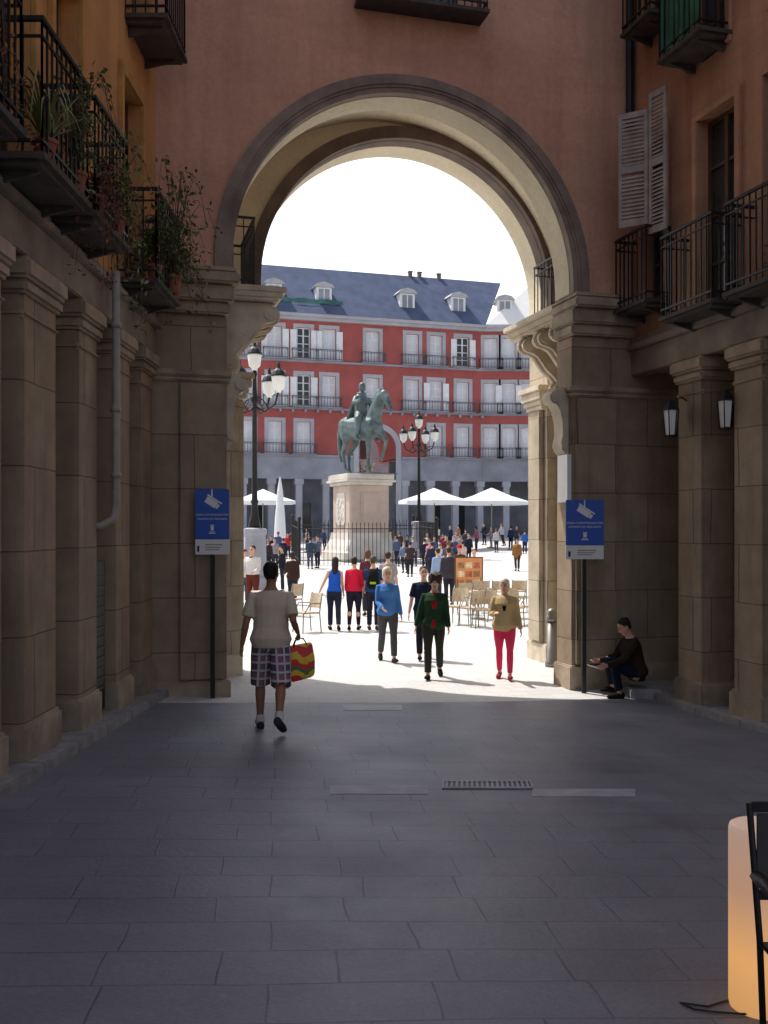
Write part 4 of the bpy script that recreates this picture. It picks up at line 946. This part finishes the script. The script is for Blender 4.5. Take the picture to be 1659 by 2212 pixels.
    if face:
        for sd in (-1,1):
            T=MB(); T.ball(sc(hd((sd*.031,.092,1.648))),(.016*s,.008*s,.009*s),6); T.build('eye',m_eye,root,True)
            T=MB(); tb(T,[hd((sd*.016,.097,1.668)),hd((sd*.034,.093,1.672)),hd((sd*.05,.08,1.666))],[.003,.004,.003],5); T.build('eyebrow',m_eye,root,True)
        T=MB(); tb(T,[hd((-.024,.088,1.574)),hd((0,.097,1.573)),hd((.024,.088,1.574))],[.004,.008,.004],6,(0,0,1)); T.build('mouth',m_lip,root,True)
    for (nm,cl,lv) in patches:
        T=MB(); prev=None
        for z_,hw,off in lv:
            rx,ry,yo=tor(z_,fem,w); rx+=ex; ry+=ex+(.012 if z_<1.15 else 0); row=[]
            for f in (-1,-.5,0,.5,1):
                x=hw*f; y=yo+ry*sqrt(max(.05,1-(x/rx)**2))+off; row.append(T.bm.verts.new(sc(up((x,y,z_)))))
            if prev:
                for i in range(4): T.bm.faces.new([prev[i],prev[i+1],row[i+1],row[i]])
            prev=row
        T.build(nm,cloth(cl),root,True,smooth=True)
    if pack:
        T=MB(); tb(T,[up((0,-.17,1.0)),up((0,-.2,1.05)),up((0,-.21,1.25)),up((0,-.19,1.4)),up((0,-.16,1.44))],[(.1,.05),(.14,.085),(.14,.09),(.12,.07),(.06,.03)],10)
        for sd in (-1,1): tb(T,[up((sd*.09,-.12,1.40)),up((sd*.1,.0,1.48)),up((sd*.105,.12,1.38)),up((sd*.12,.11,1.2)),up((sd*.13,-.1,1.1))],[(.025,.012)]*5,6)
        o_=T.build('backpack',cloth(pack),root,True,smooth=True)
        T=MB(); tb(T,[up((-.07,-.29,1.12)),up((.07,-.29,1.12))],[.03,.03],6); T.build('backpack_pocket',cloth('#8fae3a'),o_,True)
    W_=WM[root.name]
    return root,{k:W_@(sc(v)) for k,v in hands.items()}
N=.0125
g=gp(585,1578)
r,hm_=person('heavy set man in beige t-shirt and plaid shorts walking away with a striped bag',g.x,g.y,0.,1.80,dict(lleg=(.2,.14),rleg=(-.22,.5),larm=(-.18,.2,.4),rarm=(-.42,.18,1.45,.06),curl=1.3,lean=.06,turn=-.15,spread=.05,toeout=.22),N,False,1.16,m_skind,'#cabba9','short',.86,legs='shorts',botm=m_plaid,shoe='#36363c',hair='#100d0c',sock='#c8c8c8')
hb=hm_['r']; 
bg=thing('tote_bag','red and yellow striped tote bag in the hand of the man in shorts','bag',hb,.15)
b=MB(); pr=[[(-.11,-.06,-.05),(.14,-.07,-.01),(.14,.07,-.01),(-.11,.06,-.05)],[(-.125,-.09,-.2),(.17,-.09,-.18),(.17,.09,-.18),(-.125,.09,-.2)],[(-.11,-.08,-.4),(.17,-.08,-.35),(.17,.08,-.35),(-.11,.08,-.4)],[(-.08,-.06,-.44),(.14,-.06,-.385),(.14,.06,-.385),(-.08,.06,-.44)]]
vv=[[b.bm.verts.new(Vector(p)+Vector((0.0,0,-.03))) for p in q] for q in pr]
for i in range(3):
    for j in range(4): b.bm.faces.new([vv[i][j],vv[i][(j+1)%4],vv[i+1][(j+1)%4],vv[i+1][j]])
b.bm.faces.new(vv[0]); b.bm.faces.new(vv[-1][::-1]); b.build('bag_body',m_bag,bg,True,bevel=.012)
for y in (-.055,.055):
    b=MB(); b.tube([(-.07,y,-.1),(-.04,y*.6,-.02),(0,y*.2,0.015),(.05,y*.6,.0),(.1,y,-.08)],[(.007,.012)]*5,6); b.build('handle',cloth('#401010'),bg,True)
# rear view group
g=gp(722,1362); person('woman in bright blue sleeveless top walking away, leftmost of the group',g.x,g.y,.1,1.68,dict(lleg=(.18,.05),rleg=(-.24,.2),larm=(-.25,.4,.1),rarm=(.1,.15,.3),sway=.03),.016,True,1.,m_skin,'#2456c0','none',.92,'#252a3c','long','#1c1c20','#140f0d','long')
g=gp(765,1362); person('person in crimson jacket walking away beside the blue top',g.x,g.y,-.1,1.68,dict(lleg=(-.16,.16),rleg=(.14,.05),larm=(.2,.12,.6),rarm=(.2,.12,.7)),.016,True,1.08,m_skin,'#c4203f','long',.92,'#241f30','slim','#1c1c20','#140f0d','short')
g=gp(806,1362); person('person in navy t-shirt with black backpack walking away',g.x,g.y,.0,1.70,dict(lleg=(.14,.05),rleg=(-.18,.16),larm=(.15,.15,.4),rarm=(.1,.12,.3)),.016,False,1.,m_skin,'#26416e','short',.9,'#262638','long','#30303a','#3a3a26','short',pack='#16181c')
g=gpy(838,25.5); person('person in grey t-shirt walking away at the right of the group',g.x,g.y,-.1,1.74,dict(lleg=(-.18,.14),rleg=(.15,.05)),.018,False,1.05,m_skin,'#8e8a92','short',.9,'#3a3a44','long','#30303a','#2a1e16','short')
g=gpy(794,27); person('brown haired person in dark red top half hidden behind the backpack',g.x,g.y,.1,1.76,dict(lleg=(-.15,.1),rleg=(.15,.05)),.018,True,1.,m_skin,'#54303a','long',.9,'#30303a','long','#30303a','#5a3826','bob')
# coming toward camera
g=gp(838,1430); person('woman in light blue sweater and grey trousers walking toward the archway',g.x,g.y,pi+.15,1.66,dict(lleg=(.22,.08),rleg=(-.24,.26),larm=(.1,.12,.25),rarm=(.2,.12,1.0,.35),nod=.1,turn=.1,sway=.03),N,True,1.08,m_skin,'#4779b8','long',.86,'#4c4c50','long','#2a2622','#d9c6a6','bob',True)
g=gpy(915,17.9); person('person in dark navy t-shirt half hidden behind the green cardigan',g.x,g.y,pi+.1,1.66,dict(lleg=(-.2,.2),rleg=(.18,.05),rarm=(.0,.2,.2)),N,False,1.05,m_skin,'#1c2238','short',.88,'#22222c','long','#1c1c20','#2a1e18','short',True)
g=gp(937,1466); person('curly haired woman in dark green cardigan over a red top',g.x,g.y,pi-.08,1.62,dict(lleg=(-.24,.28),rleg=(.2,.06),larm=(.15,.16,.4),rarm=(-.1,.25,.2),nod=.08,sway=-.03),N,True,1.1,m_skin,'#24402a','long',.84,'#33332f','long','#1c1c1a','#3a1e16','curly',True,[('blouse','#b01424',[(1.45,.06,.014),(1.39,.06,.01),(1.3,.048,.008),(1.2,.02,.008)]),('blouse_hem','#a01422',[(1.02,.02,.008),(.93,.035,.01),(.88,.03,.016)])],coat=True)
g=gp(1090,1468); person('pale haired woman in bright pink trousers and tan jacket',g.x,g.y,pi-.15,1.55,dict(lleg=(.14,.06),rleg=(-.14,.16),larm=(.05,.2,.35),rarm=(.3,.2,1.5,.5),nod=.1,turn=-.2),N,True,1.14,m_skin,'#b09a72','long',.84,'#d83a5e','slim','#8a2a3c','#d6cbb8','bob',True,[('scarf','#17171c',[(1.44,.04,.016),(1.38,.035,.014),(1.25,.03,.016),(1.2,.012,.016)])],coat=True)
# seated man
sp=at(1374,1470,14.2)
rr,hs_=person('man in dark brown jacket and jeans sitting on the step by the right pier',sp.x,sp.y,pi/2+.12,1.72,dict(sit=1,lleg=(2.0,2.2),rleg=(2.12,2.3),larm=(.85,.1,.6,.2),rarm=(.8,.05,.8,.2),lean=.2,nod=.3,spread=.12),N,False,1.12,m_skin,'#30271f','long',.9,'#1b2130','long','#1c1612','#140e0c','short',True,coat=True,z=gz(sp.x,sp.y)+.004)
b=MB(); pb=hs_['l']+Vector((-.06,0,.0)); b.prism([pb+Vector(p) for p in ((-.1,-.05,.03),(.05,-.05,-.01),(.05,.06,.0),(-.1,.06,.04))],(0,0,.004)); tag(b.build('paper_sheet',m_white),'small white sheet of paper held out by the seated man','paper')
b=MB(); b.bx((sp.x-.12,sp.y-.2,gz(sp.x,sp.y)-.05),(sp.x+.32,sp.y+.22,gz(sp.x,sp.y)+.13)); tag(b.build('stone_step',m_kerb,bevel=.02),'low stone step under the seated man','step')
# left edge people
g=gpy(546,28.7); person('waiter in white shirt and dark tie standing behind the man with the bag',g.x,g.y,pi-.4,1.86,dict(larm=(.3,.15,1.0,.2),rarm=(.2,.15,.9,.2)),.018,False,1.15,m_skin,'#c8c6c8','long',.98,'#5a2a26','long','#1c1c20','#2a1c16','short',True,[('bow_tie','#15151a',[(1.46,.05,.018),(1.43,.05,.018)])])
g=gpy(610,37); person('person in black jacket standing between the waiter and the statue fence',g.x,g.y,pi/2,1.72,dict(larm=(.4,.1,.8)),.022,False,1.05,m_skin,'#26242c','long',.86,'#2a2c38','long','#1c1c20','#241812','short')
g=gpy(528,31); person('person in pale shirt at the left edge of the opening beside the waiter',g.x,g.y,pi+.5,1.7,dict(larm=(.4,.1,.8)),.022,True,1.05,m_skin,'#cdbcb4','long',.86,'#4a4c58','long','#1c1c20','#4a3020','bob')
g=gpy(632,31); person('person in dark brown coat just right of the big man, deeper in the plaza',g.x,g.y,.3,1.62,dict(larm=(.4,.1,.8)),.022,True,1.05,m_skin,'#3a2a28','long',.8,'#2a2c38','long','#1c1c20','#241812','bob',coat=True)
# behind terrace
g=gpy(970,30.6); person('man in dark grey suit standing with his back turned left of the menu board',g.x,g.y,.2,1.78,{},.02,False,1.1,m_skin,'#3d3a42','long',.8,'#2c2a33','long','#1c1c20','#2a1c16','short',coat=True)
g=gpy(946,33); person('person in pale blue shirt beside the grey suit',g.x,g.y,.6,1.7,{},.022,False,1.,m_skin,'#8ea6c8','long',.9,'#3a3c48','long','#1c1c20','#2a1c16','short')
g=gpy(993,35); person('person wearing a red cap behind the menu board',g.x,g.y,.3,1.74,{},.022,False,1.,m_skin,'#50403c','long',.9,'#3a3c48','long','#1c1c20',None,'short',hat='#b01c24')
g=gpy(1024,33.5); person('bare headed person in orange shirt right behind the menu board',g.x,g.y,pi,1.66,{},.022,False,1.,m_skin,'#b06a4a','short',.9,'#3a3c48','long','#1c1c20','#6a4a34','short')
g=gp(1117,1234); person('person in long camel coat walking alone near the right pier',g.x,g.y,pi-.3,1.7,dict(lleg=(.15,.05),rleg=(-.15,.15)),.026,True,1.15,m_skin,'#8a6238','long',.7,'#3a2c28','long','#1c1c20','#4a3020','bob',coat=True)
# far crowd
CR=[(572,58,0,'#23345e','#2a2c38','person in dark blue jacket in the crowd just right of the left lamp post'),
(586,60,3,'#30303a','#23242c','person in charcoal coat beside the dark blue jacket left of the statue'),
(601,62,.4,'#4a5a86','#2c2e3c','person in slate blue top left of the closed parasol pole'),
(622,64,3,'#b0343a','#33343e','person in red top far left of the statue fence'),
(644,66,1,'#7a7c8a','#3a3c48','person in grey shirt by the left end of the fence'),
(670,55,0,'#3c4658','#464c5e','person in dark grey blue jacket standing in front of the fence at left'),
(686,55.5,2.8,'#596072','#2c3040','person in dull grey top in front of the fence, next to the pedestal'),
(864,66,0,'#5a4a4a','#2c2e3c','person in brown jacket right of the pedestal behind the fence'),
(880,60,3,'#39435e','#2a2c38','person in navy jumper right of the fence'),
(893,57,.4,'#8a8c98','#40424e','person in light grey shirt below the second lamp post'),
(906,70,3,'#c9c4c0','#4a4c58','person in white top under the left parasol of the pair'),
(918,54,0,'#28283a','#24242e','person in black top in the crowd right of the fence'),
(929,52,2.6,'#b8767e','#3a3448','person in dusty pink top in the crowd left of the grey suit'),
(938,58,3,'#495a7c','#30323e','person in blue grey jacket in the crowd above the pale blue shirt'),
(951,50,.2,'#d2cdca','#33343e','person in cream shirt in the crowd above the grey suit'),
(963,56,3,'#6b2c3a','#2a2a34','person in maroon top in the crowd above the grey suit'),
(976,48,.3,'#2e3a52','#2a2a34','person in dark teal jacket in the crowd right of the grey suit'),
(985,66,2.9,'#a8a4a6','#3a3c48','person in silver grey top far behind the red cap'),
(1000,52,.2,'#d4b8ae','#4c4c58','person in pale peach top behind the menu board'),
(1012,60,3,'#2c2c3a','#20202a','person in black coat above the menu board'),
(1030,74,1,'#88505a','#33343e','person in rose top under the right parasol'),
(1062,80,2,'#55586a','#33343e','person in grey jacket on the far terrace under the right parasol'),
(1084,82,1,'#aaa8b0','#33343e','person in pale grey top on the far terrace'),
(1104,76,.2,'#252d4a','#20202a','person in midnight blue coat far off by the right pier'),
(1116,77,2.9,'#4a4650','#2c2c36','person in brown grey coat next to the midnight blue coat'),
(1134,70,0,'#3560a8','#2a2c50','person in vivid blue shirt beside the right pier'),
(556,66,1,'#bcb8ba','#3a3c48','person in off white shirt just behind the left lamp post'),
(634,80,2,'#3a6a4a','#33343e','person in green top far behind near the arcade at left'),
(845,74,0,'#7a5a3a','#33343e','person in tan jacket far behind the pedestal at right'),
(579,52,.2,'#3a3036','#262630','person in dark plum jacket in the crowd between the lamp post and the fence'),
(594,54,2.9,'#8c8890','#2e2e3a','person in mid grey hoodie in the crowd between the lamp post and the fence'),
(612,57,.5,'#1f2a44','#22222c','person in very dark blue coat left of the fence corner'),
(873,52,2.8,'#6a7890','#30303c','person in steel blue shirt in front of the fence at right'),
(886,49,.1,'#443a3a','#2c2a30','person in dark brown top in front of the fence at right'),
(923,62,3,'#d8d2cc','#3c3c46','person in bright white shirt in the crowd under the parasol gap'),
(934,47,.3,'#2c3448','#26262e','person in dark slate coat standing left of the pale blue shirt'),
(957,63,2.7,'#8a3038','#2a2a34','person in brick red top in the crowd under the parasol gap'),
(968,47,.1,'#5a5660','#2c2c36','person in ash grey coat directly behind the grey suit'),
(981,56,3,'#40507a','#2c2e3c','person in denim blue shirt behind the red cap'),
(994,61,.4,'#b09c94','#33343e','person in beige top in the crowd behind the red cap'),
(1006,70,2.8,'#3c3c48','#26262e','person in graphite coat far above the menu board'),
(912,84,1,'#6a3a44','#2c2c36','person in wine red top far off under the left parasol of the pair'),
(928,86,2,'#3a4a3c','#2c2c36','person in dark olive jacket far off under the left parasol of the pair'),
(946,83,.4,'#c8c0b4','#33343e','person in ivory top far off where the two parasols meet'),
(972,80,3,'#26304c','#22222c','person in ink blue jacket far off where the two parasols meet'),
(990,84,1,'#9a6a50','#33343e','person in rust brown top far off under the right parasol'),
(1046,84,2.4,'#2a2a32','#20202a','person in black jacket far off under the right parasol'),
(1072,72,.3,'#b8b4b8','#3a3c48','person in light silver shirt in front of the right terrace'),
(664,72,2,'#8a8480','#2e2e3a','person in stone grey jacket behind the fence at left'),
(700,75,1,'#3c4a70','#2a2c38','person in royal blue jacket half hidden behind the pedestal at left'),
(858,57,.2,'#4a5a70','#2a2c38','person in blue slate shirt in front of the fence beside the pedestal')]
HC=['#1a1410','#3a2618','#6a4c30','#241a16','#8a7050']
for i,(px,Y,rz,t_,b_,lab) in enumerate(CR):
    g=gpy(px,Y); random.seed(i)
    person(lab,g.x,g.y,rz,random.uniform(1.6,1.82),dict(lleg=(random.uniform(-.25,.25),.12),rleg=(random.uniform(-.25,.25),.12),larm=(random.uniform(-.2,.5),.14,random.uniform(.1,1.2)),rarm=(random.uniform(-.2,.5),.14,random.uniform(.1,1.2)),lean=random.uniform(0,.1)),.03,i%2==0,random.uniform(1.,1.15),m_skin,t_,'long' if i%3 else 'short',.88,b_,'long','#24242a',HC[i%5],'bob' if i%4==0 else 'short')
random.seed(99)
# ---------------------------------------------------------------- lit lamp, metal chair and cable bottom right
g=gp(1644,2178); lp=thing('floor_lamp','glowing warm cylindrical floor lamp at the bottom right corner','floor lamp',g)
LH=.80; b=MB(); b.lathe([(.115,0),(.13,.008),(.135,.03),(.135,LH-.025),(.13,LH-.007),(.118,LH)],(0,0,0),32); b.build('shade',m_glow,lp,True,True)
b=MB(); b.lathe([(.1,-.012),(.1,.0-.001)],(0,0,0),24); b.build('base',m_black,lp,True)
q=[gp(1585,2165),gp(1560,2170),gp(1530,2180),gp(1500,2176),gp(1470,2172),gp(1500,2186),gp(1545,2192),gp(1600,2196),gp(1700,2200)]
b=MB(); b.tube([p+Vector((0,0,.012)) for p in q],.005,6,(0,0,1)); tag(b.build('power_cable',m_black,smooth=True),'thin black cable lying on the paving beside the glowing lamp','cable')
g=Vector((1.74,3.92,gz(1.72,3.92))); mc=thing('metal_armchair','dark metal terrace armchair cut off by the right edge, before the glowing lamp','chair',g,radians(0))
xl=-.27
for sx in (xl,.27):
    b=MB(); b.tube([(sx+.02,-.02,0),(sx+.01,.0,.45),(sx-.02 if sx<0 else sx+.02,.03,.98)],.0135,8); b.build('rear_leg',m_iron,mc,True,True)
    b=MB(); b.tube([(sx+.02,-.5,0),(sx,-.48,.66)],.0125,8); b.build('front_leg',m_iron,mc,True,True)
    b=MB(); b.tube([(sx,.0,.70),(sx-.03,-.15,.725),(sx-.04,-.4,.715),(sx-.01,-.52,.66),(sx,-.54,.6)],[(.03,.02)]*5,8); b.build('armrest',m_iron,mc,True,True)
b=MB(); b.bx((-.27,-.48,.43),(.27,-.01,.45)); b.build('seat',m_iron,mc,True,bevel=.008)
b=MB(); b.bx((-.285,.02,.945),(.285,.045,.985)); b.build('back_rail',m_iron,mc,True,bevel=.006)
b=MB(); b.bx((-.275,.012,.60),(.275,.03,.64)); b.build('back_rail',m_iron,mc,True,bevel=.006)
b=MB(); b.bx((-.262,.02,.645),(.262,.03,.94)); b.build('back_panel',M('dark mesh fabric',(.06,.055,.055),.8),mc,True)
# ---------------------------------------------------------------- finalize remesh
bpy.context.view_layer.update(); dg=bpy.context.evaluated_depsgraph_get()
new=[(o,bpy.data.meshes.new_from_object(o.evaluated_get(dg))) for o in JOBS]
for o,me in new:
    o.modifiers.clear(); me.name=o.data.name; mats=[m for m in o.data.materials]; o.data=me
    if not me.materials:
        for m in mats: me.materials.append(m)
    me.polygons.foreach_set('use_smooth',[True]*len(me.polygons))
# ---------------------------------------------------------------- light, camera
Ld=(U*3.1-V*4.4); Ld.z=-8.95
sun=bpy.data.lights.new('sun','SUN'); sun.energy=5; sun.angle=radians(.5); sun.color=(1,.96,.9)
so=bpy.data.objects.new('sun',sun); COL.objects.link(so); so.rotation_euler=Ld.to_track_quat('-Z','Y').to_euler(); so.location=(-20,40,40)
el=atan2(8.95,sqrt(Ld.x**2+Ld.y**2)); az=atan2(-Ld.x,-Ld.y)
wd=bpy.data.worlds.new('World'); SC.world=wd; wd.use_nodes=True; nt=wd.node_tree
sk=nt.nodes.new('ShaderNodeTexSky'); sk.sky_type='NISHITA'; sk.sun_disc=False; sk.sun_elevation=el; sk.sun_rotation=az; sk.dust_density=3.; sk.air_density=1.2; sk.ozone_density=1.
# pale veil added to whiten the sky and lift street fill, strongest sunward
dv=nd(nt,'ShaderNodeTexCoord').outputs['Generated']
hv=Vector((-.25,.9,.38)).normalized()
dt=nd(nt,'ShaderNodeVectorMath',{0:dv,1:tuple(hv)},operation='DOT_PRODUCT').outputs['Value']
hz_f=mth(nt,'POWER',mth(nt,'MAXIMUM',dt,0.),4.)
hzc=nd(nt,'ShaderNodeVectorMath',{0:(6.8,6.7,6.45)},operation='SCALE'); nt.links.new(hz_f,hzc.inputs['Scale'])
ad=nd(nt,'ShaderNodeVectorMath',{0:sk.outputs[0],1:hzc.outputs[0]},operation='ADD')
ad2=nd(nt,'ShaderNodeVectorMath',{0:ad.outputs[0],1:(1.0,.8,.6)},operation='ADD')
bg=nt.nodes['Background']; bg.inputs['Strength'].default_value=.15; nt.links.new(ad2.outputs[0],bg.inputs['Color'])
cam=bpy.data.cameras.new('Camera'); co=bpy.data.objects.new('Camera',cam); COL.objects.link(co)
co.location=(0,0,CZ); co.rotation_euler=(pi/2,0,0); cam.sensor_fit='HORIZONTAL'; cam.sensor_width=36; cam.lens=36*F/1659; cam.shift_y=(HY-1106)/1659; cam.clip_end=3000; cam.clip_start=.05
SC.camera=co
SC.view_settings.view_transform='Standard'; SC.view_settings.look='None'; SC.view_settings.exposure=0
